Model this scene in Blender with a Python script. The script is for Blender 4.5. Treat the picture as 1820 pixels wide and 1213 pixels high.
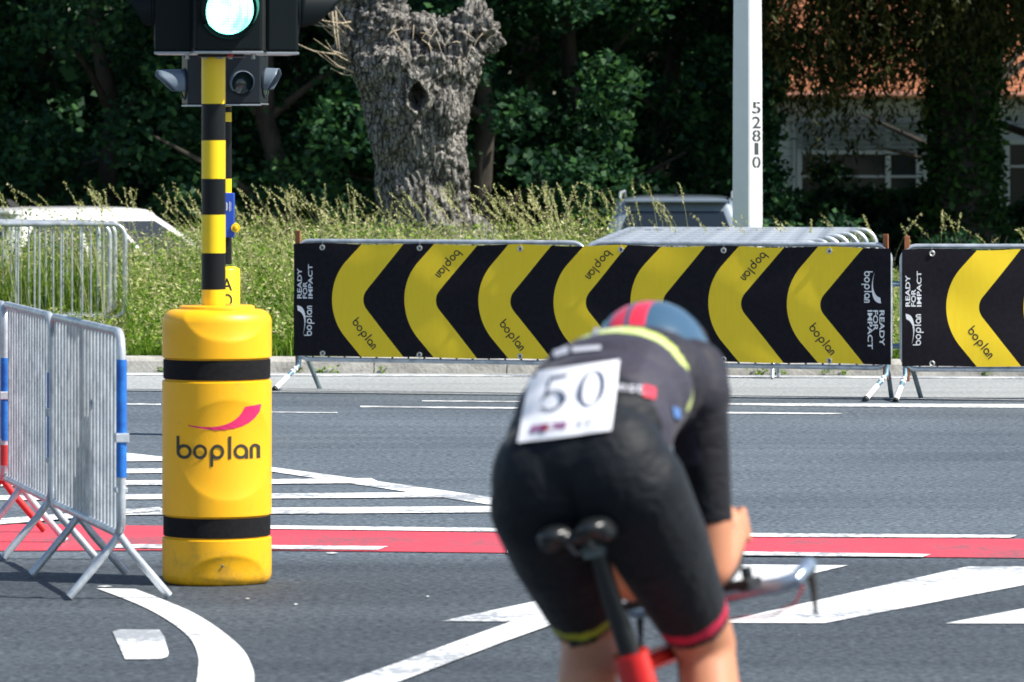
import bpy, bmesh, math, random
import numpy as np
from mathutils import Vector, Matrix, noise
from mathutils.bvhtree import BVHTree
R = math.radians
PI = math.pi
random.seed(7)
rng = np.random.default_rng(11)
S = bpy.context.scene
for o in list(bpy.data.objects): bpy.data.objects.remove(o)
C = S.collection

# ------------------------------------------------------------- camera, sky, sun
CAMH = 1.75; F = 9000.0; CX = 910.0; HY = 250.0
cam_d = bpy.data.cameras.new('camera'); cam = bpy.data.objects.new('camera', cam_d); C.objects.link(cam)
cam.location = (0, 0, CAMH); cam.rotation_euler = (R(90), 0, 0)
cam_d.sensor_width = 36; cam_d.lens = 36*F/1820; cam_d.shift_y = -(606.5-HY)/1820
cam_d.clip_start = 0.5; cam_d.clip_end = 2000
cam_d.dof.use_dof = True; cam_d.dof.focus_distance = 26.5; cam_d.dof.aperture_fstop = 8.0
S.camera = cam
W = bpy.data.worlds.new('World'); S.world = W; W.use_nodes = True
nt = W.node_tree; bg = nt.nodes['Background']
sky = nt.nodes.new('ShaderNodeTexSky'); sky.sky_type = 'NISHITA'; sky.sun_disc = False
SUN_EL, SUN_AZ = 50.0, 109.0      # azimuth clockwise from the viewing direction
sky.sun_elevation = R(SUN_EL); sky.sun_rotation = R(SUN_AZ); sky.air_density = 1.0; sky.dust_density = 0.6
nt.links.new(sky.outputs[0], bg.inputs[0]); bg.inputs[1].default_value = 0.10
sd = bpy.data.lights.new('sun', 'SUN'); so = bpy.data.objects.new('sun', sd); C.objects.link(so)
sd.energy = 5.0; sd.angle = R(0.5); sd.color = (1, .95, .87)
_t = Vector((math.cos(R(SUN_EL))*math.sin(R(SUN_AZ)), math.cos(R(SUN_EL))*math.cos(R(SUN_AZ)), math.sin(R(SUN_EL))))
so.rotation_euler = _t.to_track_quat('Z', 'Y').to_euler(); so.location = (30, 20, 40)
S.view_settings.view_transform = 'Standard'; S.view_settings.look = 'None'
S.view_settings.exposure = 0.62; S.view_settings.gamma = 1
S.render.resolution_x = 1024; S.render.resolution_y = 682

def G(px, py, z=0.0):
    D = F*(CAMH-z)/(py-HY); return Vector(((px-CX)*D/F, D, z))
def P(px, py, D): return Vector(((px-CX)*D/F, D, CAMH-(py-HY)*D/F))

# ------------------------------------------------------------- materials
def principled(name, col, rough=.6, metal=0., spec=.5, **kw):
    m = bpy.data.materials.new(name); m.use_nodes = True
    b = m.node_tree.nodes['Principled BSDF']
    b.inputs['Base Color'].default_value = (*col, 1); b.inputs['Roughness'].default_value = rough
    b.inputs['Metallic'].default_value = metal; b.inputs['Specular IOR Level'].default_value = spec
    for k, v in kw.items(): b.inputs[k.replace('_', ' ')].default_value = v
    return m
def nodes(m): return m.node_tree.nodes, m.node_tree.links, m.node_tree.nodes['Principled BSDF']
def noisy(name, c1, c2, scale=8, rough=.6, metal=0., bump=0., bscale=None, detail=6, lo=.35, hi=.65, spec=.5, stretch=None, coord='Object'):
    m = principled(name, c1, rough, metal, spec); N, L, b = nodes(m)
    tc = N.new('ShaderNodeTexCoord'); src = tc.outputs[coord]
    if stretch:
        mp = N.new('ShaderNodeMapping'); mp.inputs['Scale'].default_value = stretch; L.new(src, mp.inputs[0]); src = mp.outputs[0]
    n = N.new('ShaderNodeTexNoise'); n.inputs['Scale'].default_value = scale; n.inputs['Detail'].default_value = detail; n.inputs['Roughness'].default_value = .65
    L.new(src, n.inputs[0])
    r = N.new('ShaderNodeValToRGB'); r.color_ramp.elements[0].position = lo; r.color_ramp.elements[1].position = hi
    r.color_ramp.elements[0].color = (*c1, 1); r.color_ramp.elements[1].color = (*c2, 1)
    L.new(n.outputs[0], r.inputs[0]); L.new(r.outputs[0], b.inputs['Base Color'])
    if bump:
        n2 = N.new('ShaderNodeTexNoise'); n2.inputs['Scale'].default_value = bscale or scale*4; n2.inputs['Detail'].default_value = 5
        L.new(src, n2.inputs[0]); bp = N.new('ShaderNodeBump'); bp.inputs['Strength'].default_value = bump; bp.inputs['Distance'].default_value = .01
        L.new(n2.outputs[0], bp.inputs['Height']); L.new(bp.outputs[0], b.inputs['Normal'])
    return m
def asphalt(name, base, light, tint_lo, tint_hi):
    m = principled(name, base, .8, 0, .35); N, L, b = nodes(m)
    tc = N.new('ShaderNodeTexCoord')
    fine = N.new('ShaderNodeTexNoise'); fine.inputs['Scale'].default_value = 30; fine.inputs['Detail'].default_value = 3; fine.inputs['Roughness'].default_value = .8
    vor = N.new('ShaderNodeTexVoronoi'); vor.inputs['Scale'].default_value = 38
    big = N.new('ShaderNodeTexNoise'); big.inputs['Scale'].default_value = .5; big.inputs['Detail'].default_value = 5
    st = N.new('ShaderNodeTexNoise'); st.inputs['Scale'].default_value = 1.0; st.inputs['Detail'].default_value = 5
    mp = N.new('ShaderNodeMapping'); mp.inputs['Scale'].default_value = (.25, 2.6, 1); mp.inputs['Rotation'].default_value = (0, 0, R(8))
    L.new(tc.outputs['Object'], mp.inputs[0]); L.new(mp.outputs[0], st.inputs[0])
    for n in (fine, vor, big): L.new(tc.outputs['Object'], n.inputs[0])
    r = N.new('ShaderNodeValToRGB'); e = r.color_ramp.elements; e[0].position = .38; e[1].position = .64
    e[0].color = (*base, 1); e[1].color = (*light, 1); L.new(fine.outputs[0], r.inputs[0])
    mx = N.new('ShaderNodeMix'); mx.data_type = 'RGBA'; mx.blend_type = 'MULTIPLY'; mx.inputs[0].default_value = 1
    r2 = N.new('ShaderNodeValToRGB'); e = r2.color_ramp.elements; e[0].position = .35; e[1].position = .65
    e[0].color = (*tint_lo, 1); e[1].color = (*tint_hi, 1)
    add = N.new('ShaderNodeMath'); add.operation = 'ADD'; L.new(big.outputs[0], add.inputs[0]); L.new(st.outputs[0], add.inputs[1])
    hf = N.new('ShaderNodeMath'); hf.operation = 'MULTIPLY'; hf.inputs[1].default_value = .5; L.new(add.outputs[0], hf.inputs[0])
    L.new(hf.outputs[0], r2.inputs[0]); L.new(r.outputs[0], mx.inputs[6]); L.new(r2.outputs[0], mx.inputs[7])
    # pale grit: sparse chips
    n3 = N.new('ShaderNodeTexNoise'); n3.inputs['Scale'].default_value = 22; n3.inputs['Detail'].default_value = 2; L.new(tc.outputs['Object'], n3.inputs[0])
    r3 = N.new('ShaderNodeValToRGB'); e = r3.color_ramp.elements; e[0].position = .765; e[1].position = .79
    e[0].color = (0, 0, 0, 1); e[1].color = (1, 1, 1, 1); L.new(n3.outputs[0], r3.inputs[0])
    m2 = N.new('ShaderNodeMix'); m2.data_type = 'RGBA'; m2.inputs[7].default_value = (.42, .42, .40, 1)
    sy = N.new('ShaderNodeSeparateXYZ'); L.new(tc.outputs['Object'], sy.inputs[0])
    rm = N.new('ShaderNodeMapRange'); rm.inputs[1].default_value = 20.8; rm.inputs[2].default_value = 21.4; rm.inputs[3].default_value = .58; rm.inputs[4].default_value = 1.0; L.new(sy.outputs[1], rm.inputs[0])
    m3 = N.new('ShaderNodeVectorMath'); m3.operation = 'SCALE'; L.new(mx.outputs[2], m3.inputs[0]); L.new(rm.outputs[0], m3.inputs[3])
    L.new(r3.outputs[0], m2.inputs[0]); L.new(m3.outputs[0], m2.inputs[6]); L.new(m2.outputs[2], b.inputs['Base Color'])
    bp = N.new('ShaderNodeBump'); bp.inputs['Strength'].default_value = .5; bp.inputs['Distance'].default_value = .006
    L.new(vor.outputs[0], bp.inputs['Height']); L.new(bp.outputs[0], b.inputs['Normal'])
    return m
def paint(name, col, worn, amount=.66, scale=16):
    m = principled(name, col, .6, 0, .4); N, L, b = nodes(m)
    tc = N.new('ShaderNodeTexCoord'); n = N.new('ShaderNodeTexNoise'); n.inputs['Scale'].default_value = scale; n.inputs['Detail'].default_value = 8; n.inputs['Roughness'].default_value = .75
    n2 = N.new('ShaderNodeTexNoise'); n2.inputs['Scale'].default_value = 1.7; n2.inputs['Detail'].default_value = 4
    L.new(tc.outputs['Object'], n.inputs[0]); L.new(tc.outputs['Object'], n2.inputs[0])
    ad = N.new('ShaderNodeMath'); ad.operation = 'MULTIPLY_ADD'; ad.inputs[1].default_value = .45; L.new(n2.outputs[0], ad.inputs[0])
    ml = N.new('ShaderNodeMath'); ml.operation = 'MULTIPLY'; ml.inputs[1].default_value = .65; L.new(n.outputs[0], ml.inputs[0]); L.new(ml.outputs[0], ad.inputs[2])
    r = N.new('ShaderNodeValToRGB'); e = r.color_ramp.elements; e[0].position = amount; e[1].position = amount+.06
    e[0].color = (*col, 1); e[1].color = (*worn, 1); L.new(ad.outputs[0], r.inputs[0]); L.new(r.outputs[0], b.inputs['Base Color'])
    bp = N.new('ShaderNodeBump'); bp.inputs['Strength'].default_value = .3; bp.inputs['Distance'].default_value = .004
    n4 = N.new('ShaderNodeTexNoise'); n4.inputs['Scale'].default_value = 60; L.new(tc.outputs['Object'], n4.inputs[0])
    L.new(n4.outputs[0], bp.inputs['Height']); L.new(bp.outputs[0], b.inputs['Normal'])
    return m
def leafmat(name, c1, c2, c3, trans=.3, rough=.5):
    m = bpy.data.materials.new(name); m.use_nodes = True; N = m.node_tree.nodes; L = m.node_tree.links
    b = N['Principled BSDF']; out = N['Material Output']; b.inputs['Roughness'].default_value = rough; b.inputs['Specular IOR Level'].default_value = .2
    g = N.new('ShaderNodeNewGeometry'); r = N.new('ShaderNodeValToRGB'); e = r.color_ramp.elements
    e[0].color = (*c1, 1); e[1].color = (*c3, 1); k = e.new(.5); k.color = (*c2, 1)
    L.new(g.outputs['Random Per Island'], r.inputs[0]); L.new(r.outputs[0], b.inputs['Base Color'])
    t = N.new('ShaderNodeBsdfTranslucent'); mix = N.new('ShaderNodeMixShader'); mix.inputs[0].default_value = trans
    L.new(r.outputs[0], t.inputs[0]); L.new(b.outputs[0], mix.inputs[1]); L.new(t.outputs[0], mix.inputs[2]); L.new(mix.outputs[0], out.inputs[0])
    return m
def emis(name, col, s):
    m = principled(name, col, .3); b = m.node_tree.nodes['Principled BSDF']
    b.inputs['Emission Color'].default_value = (*col, 1); b.inputs['Emission Strength'].default_value = s; return m

M = {}
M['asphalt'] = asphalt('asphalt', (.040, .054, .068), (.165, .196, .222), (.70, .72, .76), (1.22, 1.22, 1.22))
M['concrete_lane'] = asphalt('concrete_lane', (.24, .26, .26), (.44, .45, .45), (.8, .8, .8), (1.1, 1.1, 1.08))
M['kerb'] = noisy('kerb_concrete', (.22, .21, .19), (.50, .48, .43), 5, .9, 0, .6, 40, lo=.3, hi=.62)
M['white_paint'] = paint('white_paint', (.80, .81, .81), (.30, .32, .34), .55, 22)
M['white_worn'] = paint('white_paint_worn', (.78, .79, .79), (.35, .36, .37), .53, 9)
M['red_paint'] = paint('red_paint', (.60, .062, .09), (.30, .09, .11), .56, 26)
M['soil'] = noisy('soil', (.05, .06, .02), (.10, .12, .04), 3, .95, 0, .5)
M['galv'] = noisy('galvanised_steel', (.36, .40, .44), (.66, .70, .73), 9, .38, .45, .1, 60)
M['galv_dark'] = noisy('dull_steel', (.10, .14, .15), (.20, .25, .26), 9, .5, .4)
M['blue_paint'] = noisy('blue_paint', (.01, .10, .42), (.02, .20, .65), 14, .5)
M['red_tube'] = principled('red_tube', (.5, .03, .03), .5)
M['white_tape'] = principled('white_tape', (.8, .8, .8), .5)
M['rubber'] = principled('black_rubber', (.012, .012, .012), .6)
M['cloth_black'] = noisy('banner_black', (.008, .007, .010), (.014, .012, .017), 30, .7, 0, .15, 300, spec=.15)
M['cloth_yellow'] = noisy('banner_yellow', (.95, .645, .010), (.97, .69, .014), 14, .6, 0, .1, 300, stretch=(3, 1, .4))
M['print_white'] = principled('print_white', (.8, .8, .8), .6)
M['print_black'] = principled('print_black', (.012, .012, .012), .55)
M['brass'] = principled('eyelet_metal', (.62, .60, .52), .35, .9)
M['wood'] = noisy('stained_wood', (.22, .07, .025), (.36, .13, .05), 20, .7, stretch=(1, 1, .1))
M['plastic_yellow'] = noisy('yellow_plastic', (.94, .45, .004), (.96, .50, .008), 3, .42, 0, .04, 120, spec=.45, lo=.3, hi=.7)
_b = M['plastic_yellow'].node_tree.nodes['Principled BSDF']
_b.inputs['Subsurface Weight'].default_value = .12; _b.inputs['Subsurface Radius'].default_value = (.05, .03, .005); _b.inputs['Subsurface Scale'].default_value = .3
_N, _L, _ = nodes(M['plastic_yellow']); _src = _b.inputs['Base Color'].links[0].from_socket
_tc = _N.new('ShaderNodeTexCoord'); _sx = _N.new('ShaderNodeSeparateXYZ'); _L.new(_tc.outputs['Object'], _sx.inputs[0])
_n1 = _N.new('ShaderNodeTexNoise'); _n1.inputs['Scale'].default_value = 14; _n1.inputs['Detail'].default_value = 8; _n1.inputs['Roughness'].default_value = .7; _L.new(_tc.outputs['Object'], _n1.inputs[0])
_m1 = _N.new('ShaderNodeMapRange'); _m1.inputs[1].default_value = 0; _m1.inputs[2].default_value = .30; _m1.inputs[3].default_value = .17; _m1.inputs[4].default_value = 0; _L.new(_sx.outputs[2], _m1.inputs[0])
_a1 = _N.new('ShaderNodeMath'); _a1.operation = 'ADD'; _L.new(_n1.outputs[0], _a1.inputs[0]); _L.new(_m1.outputs[0], _a1.inputs[1])
_r1 = _N.new('ShaderNodeMapRange'); _r1.inputs[1].default_value = .60; _r1.inputs[2].default_value = .78; _r1.inputs[4].default_value = .45; _L.new(_a1.outputs[0], _r1.inputs[0])
_x1 = _N.new('ShaderNodeMix'); _x1.data_type = 'RGBA'; _L.new(_r1.outputs[0], _x1.inputs[0]); _L.new(_src, _x1.inputs[6]); _x1.inputs[7].default_value = (.30, .20, .06, 1); _L.new(_x1.outputs[2], _b.inputs['Base Color'])
M['strap'] = noisy('black_strap', (.006, .006, .007), (.012, .012, .013), 60, .85, 0, .3, 400, spec=.2)
M['logo_pink'] = principled('logo_pink', (.72, .02, .13), .5)
M['logo_black'] = principled('logo_black', (.03, .03, .02), .55)
M['pole_yellow'] = principled('pole_yellow', (.90, .62, .008), .35)
M['pole_black'] = principled('pole_black', (.006, .007, .008), .45, 0, .25)
M['housing'] = principled('signal_housing', (.003, .007, .008), .5, 0, .18)
M['housing_grey'] = principled('signal_housing_grey', (.008, .013, .018), .45, 0, .3)
M['signal_metal'] = principled('signal_metal', (.35, .38, .40), .4, .8)
M['lens_dark'] = principled('dark_lens', (.01, .03, .03), .12, 0, .8)
M['blue_box'] = principled('blue_box', (.02, .08, .45), .45)
M['pole_white'] = noisy('painted_pole', (.74, .76, .78), (.80, .82, .83), 4, .5)
M['bark'] = None
M['skin'] = principled('skin', (.56, .25, .14), .5, 0, .4, Subsurface_Weight=.15, Subsurface_Scale=.02)
M['tree_bark'] = noisy('dark_bark', (.022, .018, .013), (.06, .05, .038), 6, .9, 0, 1.0, 30, stretch=(1, 1, .25))

# ------------------------------------------------------------- mesh builder
class MB:
    def __init__(s): s.v = []; s.f = []; s.m = []; s.n = 0
    def add(s, v, f, mi=0):
        s.v.extend([tuple(p) for p in v]); s.f.extend([tuple(i+s.n for i in q) for q in f]); s.m.extend([mi]*len(f)); s.n += len(v); return s
    def box(s, c, d, mi=0, rz=0, mat=None):
        hx, hy, hz = d[0]/2, d[1]/2, d[2]/2
        vs = [Vector((x, y, z)) for x in (-hx, hx) for y in (-hy, hy) for z in (-hz, hz)]
        m = Matrix.Translation(c) @ (mat if mat is not None else Matrix.Rotation(rz, 4, 'Z'))
        return s.add([m @ v for v in vs], [(0, 1, 3, 2), (4, 6, 7, 5), (0, 4, 5, 1), (2, 3, 7, 6), (0, 2, 6, 4), (1, 5, 7, 3)], mi)
    def loft(s, rings, mi=0, cap=True, closed=True):
        n = len(rings[0]); v = [p for r in rings for p in r]; f = []
        for i in range(len(rings)-1):
            for j in range(n if closed else n-1):
                k = (j+1) % n; f.append((i*n+j, i*n+k, (i+1)*n+k, (i+1)*n+j))
        if cap and closed:
            f.append(tuple(range(n))[::-1]); f.append(tuple(range((len(rings)-1)*n, len(rings)*n)))
        return s.add(v, f, mi)
    def tube(s, pts, r, seg=10, mi=0, flat=None, cap=True):
        pts = [Vector(p) for p in pts]; n = len(pts)
        rs = r if isinstance(r, (list, tuple)) else [r]*n
        rings = []; up = None
        for i in range(n):
            t = (pts[min(i+1, n-1)]-pts[max(i-1, 0)]).normalized()
            if up is None:
                a = Vector((0, 0, 1)) if abs(t.z) < .9 else Vector((0, 1, 0))
                up = (a-t*a.dot(t)).normalized()
            else: up = (up-t*up.dot(t)).normalized()
            sd_ = t.cross(up); fl = flat or 1
            rings.append([pts[i]+(up*math.cos(2*PI*j/seg)+sd_*math.sin(2*PI*j/seg)*fl)*rs[i] for j in range(seg)])
        return s.loft(rings, mi, cap)
    def ell(s, c, r, mi=0, n=16, mat=None):
        c = Vector(c); v = []; f = []; m = n//2
        for i in range(m+1):
            a = PI*i/m
            for j in range(n):
                b = 2*PI*j/n; p = Vector((r[0]*math.sin(a)*math.cos(b), r[1]*math.sin(a)*math.sin(b), r[2]*math.cos(a)))
                if mat is not None: p = mat @ p
                v.append(c+p)
        for i in range(m):
            for j in range(n):
                k = (j+1) % n; f.append((i*n+j, (i+1)*n+j, (i+1)*n+k, i*n+k))
        return s.add(v, f, mi)
    def cone(s, a, b, ra, rb, n=16, mi=0):       # tapered capsule
        a = Vector(a); b = Vector(b); s.ell(a, (ra,)*3, mi, n); s.ell(b, (rb,)*3, mi, n)
        return s.tube([a, b], [ra, rb], n, mi)
    def build(s, name, mats, parent=None, smooth=False, bevel=0):
        me = bpy.data.meshes.new(name); me.from_pydata(s.v, [], s.f)
        for m in (mats if isinstance(mats, (list, tuple)) else [mats]): me.materials.append(m)
        me.polygons.foreach_set('material_index', s.m)
        if smooth:
            me.polygons.foreach_set('use_smooth', [True]*len(s.f))
            try: me.set_sharp_from_angle(angle=R(40 if smooth is True else smooth))
            except Exception: pass
        me.update(); o = bpy.data.objects.new(name, me); C.objects.link(o)
        if parent is not None: o.parent = parent
        if bevel:
            bm_ = o.modifiers.new('b', 'BEVEL'); bm_.width = bevel; bm_.segments = 2; bm_.limit_method = 'ANGLE'
        return o
def np_mesh(name, V, Fq, mat, parent=None, smooth=False):
    me = bpy.data.meshes.new(name); nv = len(V); nf = len(Fq); k = Fq.shape[1]
    me.vertices.add(nv); me.vertices.foreach_set('co', V.astype(np.float32).ravel())
    me.loops.add(nf*k); me.loops.foreach_set('vertex_index', Fq.astype(np.int32).ravel())
    me.polygons.add(nf); me.polygons.foreach_set('loop_start', np.arange(0, nf*k, k, dtype=np.int32))
    try: me.polygons.foreach_set('loop_total', np.full(nf, k, dtype=np.int32))
    except Exception: pass
    me.update(calc_edges=True); me.validate()
    for m in (mat if isinstance(mat, list) else [mat]): me.materials.append(m)
    if smooth: me.polygons.foreach_set('use_smooth', np.ones(nf, dtype=bool))
    o = bpy.data.objects.new(name, me); C.objects.link(o)
    if parent is not None: o.parent = parent
    return o
def tag(o, label, cat, group=None, kind=None):
    o['label'] = label; o['category'] = cat
    if group: o['group'] = group
    if kind: o['kind'] = kind
    return o
def struct(o): o['kind'] = 'structure'; return o
def thing(name, label, cat, loc=(0, 0, 0), rz=0, group=None):
    o = bpy.data.objects.new(name, None); C.objects.link(o); o.location = loc; o.rotation_euler = (0, 0, rz); o.empty_display_size = .1
    return tag(o, label, cat, group)
def copy_tree(o, parent=None):
    c = o.copy(); C.objects.link(c); c.parent = parent
    for ch in [x for x in C.objects if x.parent == o]: copy_tree(ch, c)
    return c
def remesh(mb, voxel, smooth_it=8, factor=.5):
    o = mb.build('tmp', M['skin'])
    m = o.modifiers.new('r', 'REMESH'); m.mode = 'VOXEL'; m.voxel_size = voxel; m.use_smooth_shade = True
    if smooth_it:
        q = o.modifiers.new('s', 'SMOOTH'); q.iterations = smooth_it; q.factor = factor
    dg = bpy.context.evaluated_depsgraph_get(); me = bpy.data.meshes.new_from_object(o.evaluated_get(dg))
    bpy.data.objects.remove(o); me.materials.clear(); return me

# ------------------------------------------------------------- lettering
def text_tris(s, h=1.0, width=None, bold=.0):
    c = bpy.data.curves.new('t', 'FONT'); c.body = s; c.size = 1; c.resolution_u = 4; c.offset = bold; o = bpy.data.objects.new('t', c); C.objects.link(o)
    dg = bpy.context.evaluated_depsgraph_get(); me = bpy.data.meshes.new_from_object(o.evaluated_get(dg))
    V = np.array([v.co[:2] for v in me.vertices]); Fc = [tuple(p.vertices) for p in me.polygons]
    bpy.data.objects.remove(o); bpy.data.meshes.remove(me)
    V -= V.min(0); ext = V.max(0); sy = h/ext[1]; sx = sy if width is None else width/ext[0]
    return [(V*np.array([sx, sy]), Fc)]
def ring(cx, cy, ro, ri, a0=0, a1=2*PI, n=28):
    v = []; f = []
    for i in range(n+1):
        a = a0+(a1-a0)*i/n; v += [(cx+ro*math.cos(a), cy+ro*math.sin(a)), (cx+ri*math.cos(a), cy+ri*math.sin(a))]
    for i in range(n): f.append((2*i, 2*i+2, 2*i+3, 2*i+1))
    return (np.array(v), f)
def rect(x0, y0, x1, y1, n=6):
    v = []; f = []
    for i in range(n+1): y = y0+(y1-y0)*i/n; v += [(x0, y), (x1, y)]
    for i in range(n): f.append((2*i, 2*i+1, 2*i+3, 2*i+2))
    return (np.array(v), f)
def wordmark():                                    # the round-lettered word, x-height 1, width about 5.66
    w = .205; o = .5; i = .5-w
    L_ = [rect(0, .5, w, 1.55), ring(.5, .5, o, i), ring(1.58, .5, o, i), rect(2.31, -.5, 2.31+w, .5), ring(2.81, .5, o, i),
          rect(3.6, 0, 3.6+w, 1.55), ring(4.48, .5, o, i), rect(4.98-w, 0, 4.98, .5),
          ring(5.40, .68, .32, .32-w, 0, PI), rect(5.08, 0, 5.08+w, .68), rect(5.72-w, 0, 5.72, .68)]
    return L_
SW = dict(lo=[(321, 748), (345, 754.5), (367, 758.5), (390, 760.5), (407, 760), (424, 757.5), (438, 753.5), (449, 748), (458, 740), (464, 729), (466.5, 716)],
          up=[(321, 747.6), (342, 751.8), (358, 754), (376, 754.8), (393, 753.8), (406, 750.8), (416, 747), (425, 741.5), (431, 736), (436, 729), (440.5, 719.5)])
def swoosh():                                      # unit: width 1, x right, y up, origin at thin tip
    v = []; f = []
    for (a, b), (c, d) in zip(SW['lo'], SW['up']): v += [((a-321)/146, (748-b)/146), ((c-321)/146, (748-d)/146)]
    for i in range(len(SW['lo'])-1): f.append((2*i, 2*i+2, 2*i+3, 2*i+1))
    return [(np.array(v), f)]
def put2d(mb, pieces, fn, mi, scale=1.0, org=(0, 0), ang=0.0, lift=0.0, eps=.0003):
    ca, sa = math.cos(ang), math.sin(ang)
    for k, (V, Fc) in enumerate(pieces):
        pts = [fn(org[0]+scale*(x*ca-y*sa), org[1]+scale*(x*sa+y*ca), lift+eps*(k % 6)) for x, y in V]
        mb.add(pts, Fc, mi)

# ------------------------------------------------------------- ground, road, kerb
def sheet(name, pts, z, mat, sub=0):
    mb = MB(); mb.add([(p[0], p[1], z) for p in pts], [tuple(range(len(pts)))]); return struct(mb.build(name, mat))
def along(a, b, t): return a+(b-a)*t
E0 = (G(0, 690), G(1820, 710)); E1 = (G(0, 661.5), G(1820, 670)); 
lx, rx = -12, 13
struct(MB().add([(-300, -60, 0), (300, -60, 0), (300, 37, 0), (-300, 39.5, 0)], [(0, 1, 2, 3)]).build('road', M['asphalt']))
sheet('concrete_lane', [along(*E1, lx)+(E0[0]-E1[0])*.9, along(*E0, -.3), along(*E0, 2), along(*E1, rx)+(along(*E0, 2)-along(*E1, 2)), along(*E1, rx), along(*E1, lx)], .004, M['concrete_lane'])
mb = MB(); 
a0, b0 = along(*E1, lx), along(*E1, rx); dirk = (b0-a0).normalized(); nk = Vector((-dirk.y, dirk.x, 0))
Lk = (b0-a0).length; nseg = int(Lk/1.0)
for i in range(nseg):
    p = a0+dirk*(i+.004)*Lk/nseg; q = a0+dirk*(i+.996)*Lk/nseg; j = random.uniform(-.006, .006)
    prof = [(0, 0), (.02, .085), (.045, .108), (.30, .115), (.30, -.05)]
    mb.loft([[e+nk*(d+j)+Vector((0, 0, z)) for d, z in prof] for e in (p, q)])
struct(mb.build('kerb', M['kerb']))
def terr(x, y):
    e = (y-44)/8; e = min(max(e, 0), 1); e = e*e*(3-2*e)
    return .09-.62*e+.02*math.sin(x*1.3)*math.cos(y*.9)
xs = np.concatenate([np.linspace(-300, -16, 12), np.linspace(-14, 14, 57), np.linspace(16, 300, 12)])
mb = MB(); rows = []
ys = [0, .5, 1, 2, 3, 4, 5, 6, 7, 8, 9, 10, 11, 12, 13, 14, 16, 20, 30, 60, 150, 900]
for yy in ys:
    for x in xs:
        t = (x-E1[0].x)/(E1[1].x-E1[0].x); yb = E1[0].y+(E1[1].y-E1[0].y)*min(max(t, lx), rx)+.30
        y = yb+yy; mb.v.append((x, y, terr(x, y))); 
nx = len(xs); mb.n = len(mb.v)
for i in range(len(ys)-1):
    for j in range(nx-1): mb.f.append((i*nx+j, i*nx+j+1, (i+1)*nx+j+1, (i+1)*nx+j)); mb.m.append(0)
struct(mb.build('verge_ground', M['soil'], smooth=True))

def mark(name, px, z=.004, mat='white_paint'):
    pts = [G(x, y, z) for x, y in px]; return sheet(name, pts, z, M[mat])
# the red cycle lane and its white edges
mark('cycle_lane', [(-400, 980), (-400, 926), (480, 937), (872, 945), (1325, 952), (1820, 958), (2300, 966), (2300, 997), (1820, 992), (1000, 984), (480, 978)], .004, 'red_paint')
mark('lane_edge_line', [(481, 934), (870, 938.5), (1330, 947.5), (1808, 951), (1795, 956), (1330, 954), (870, 945), (470, 940)], .008)
mark('lane_edge_line', [(205, 967), (480, 969), (690, 971), (672, 977), (200, 974)], .008)
mark('lane_edge_line', [(900, 977), (1300, 980), (1655, 985), (1640, 990), (1290, 987), (900, 983)], .008)
# hatched island
mark('hatch_edge_line', [(150, 800), (215, 804), (290, 812), (480, 830), (690, 858), (862, 882), (1000, 905), (985, 912), (862, 896), (680, 868), (480, 838), (290, 819), (150, 808)])
for y0, y1, xl, xr, tilt in ((813, 819, 0, 300, 2), (833.5, 840.5, -60, 480, 0), (854, 861.5, -90, 660, -1), (878, 886, -110, 790, 0), (902, 912, 140, 960, 0)):
    mark('hatch_bar', [(xl, y0+3), (xr, y0-3+tilt), (xr+18, y1-2+tilt), (xl, y1+4)], .0055 if y0 > 820 else .006)
mark('hatch_edge_line', [(-60, 926), (285, 901), (285, 907.5), (60, 927), (-20, 934)], .009)
# thin lines on the far side of the road
mark('centre_line', [(1150, 714), (1300, 717), (1820, 718.5), (2400, 722), (2400, 728), (1820, 725), (1480, 723), (1150, 717)])
mark('centre_line', [(640, 721.5), (900, 724), (1000, 724.5), (1000, 727), (890, 726.5), (640, 724)], mat='white_worn')
mark('centre_line', [(750, 712), (1100, 714), (1100, 716), (750, 713.5)], mat='white_worn')
mark('centre_line', [(1160, 731), (1500, 734.5), (1480, 736.5), (1160, 734)], mat='white_worn')
mark('centre_line', [(140, 716), (286, 717.5), (286, 720), (140, 718.5)], mat='white_worn')
mark('centre_line', [(470, 732), (600, 733), (600, 734.2), (470, 733.2)], mat='white_worn')
mark('kerb_line', [(-500, 659), (0, 663), (1820, 670.6), (2600, 674), (2600, 676.5), (1820, 673), (0, 666), (-500, 662)], .008, 'white_worn')
mark('lane_joint', [(-500, 687.8), (0, 690), (1820, 710), (2400, 717), (2400, 718.2), (1820, 711.2), (0, 691.2), (-500, 689)], .010, 'concrete_lane')
# broad arrows and stripes on the near side
mark('stripe_marking', [(785, 1104), (945, 1070), (1280, 1003), (1507, 1005), (1440, 1021), (1010, 1103), (985, 1105)])
mark('stripe_marking', [(1275, 1107), (1720, 1007), (1980, 1007), (1900, 1022), (1820, 1040), (1466, 1107.5)])
mark('stripe_marking', [(1680, 1108), (1850, 1076), (2000, 1050), (2200, 1060), (2000, 1108.5)])
mark('stripe_marking', [(540, 1238), (609, 1213), (905, 1106), (960, 1100), (1010, 1100), (900, 1139), (705, 1213), (640, 1240)], .007)
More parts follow.
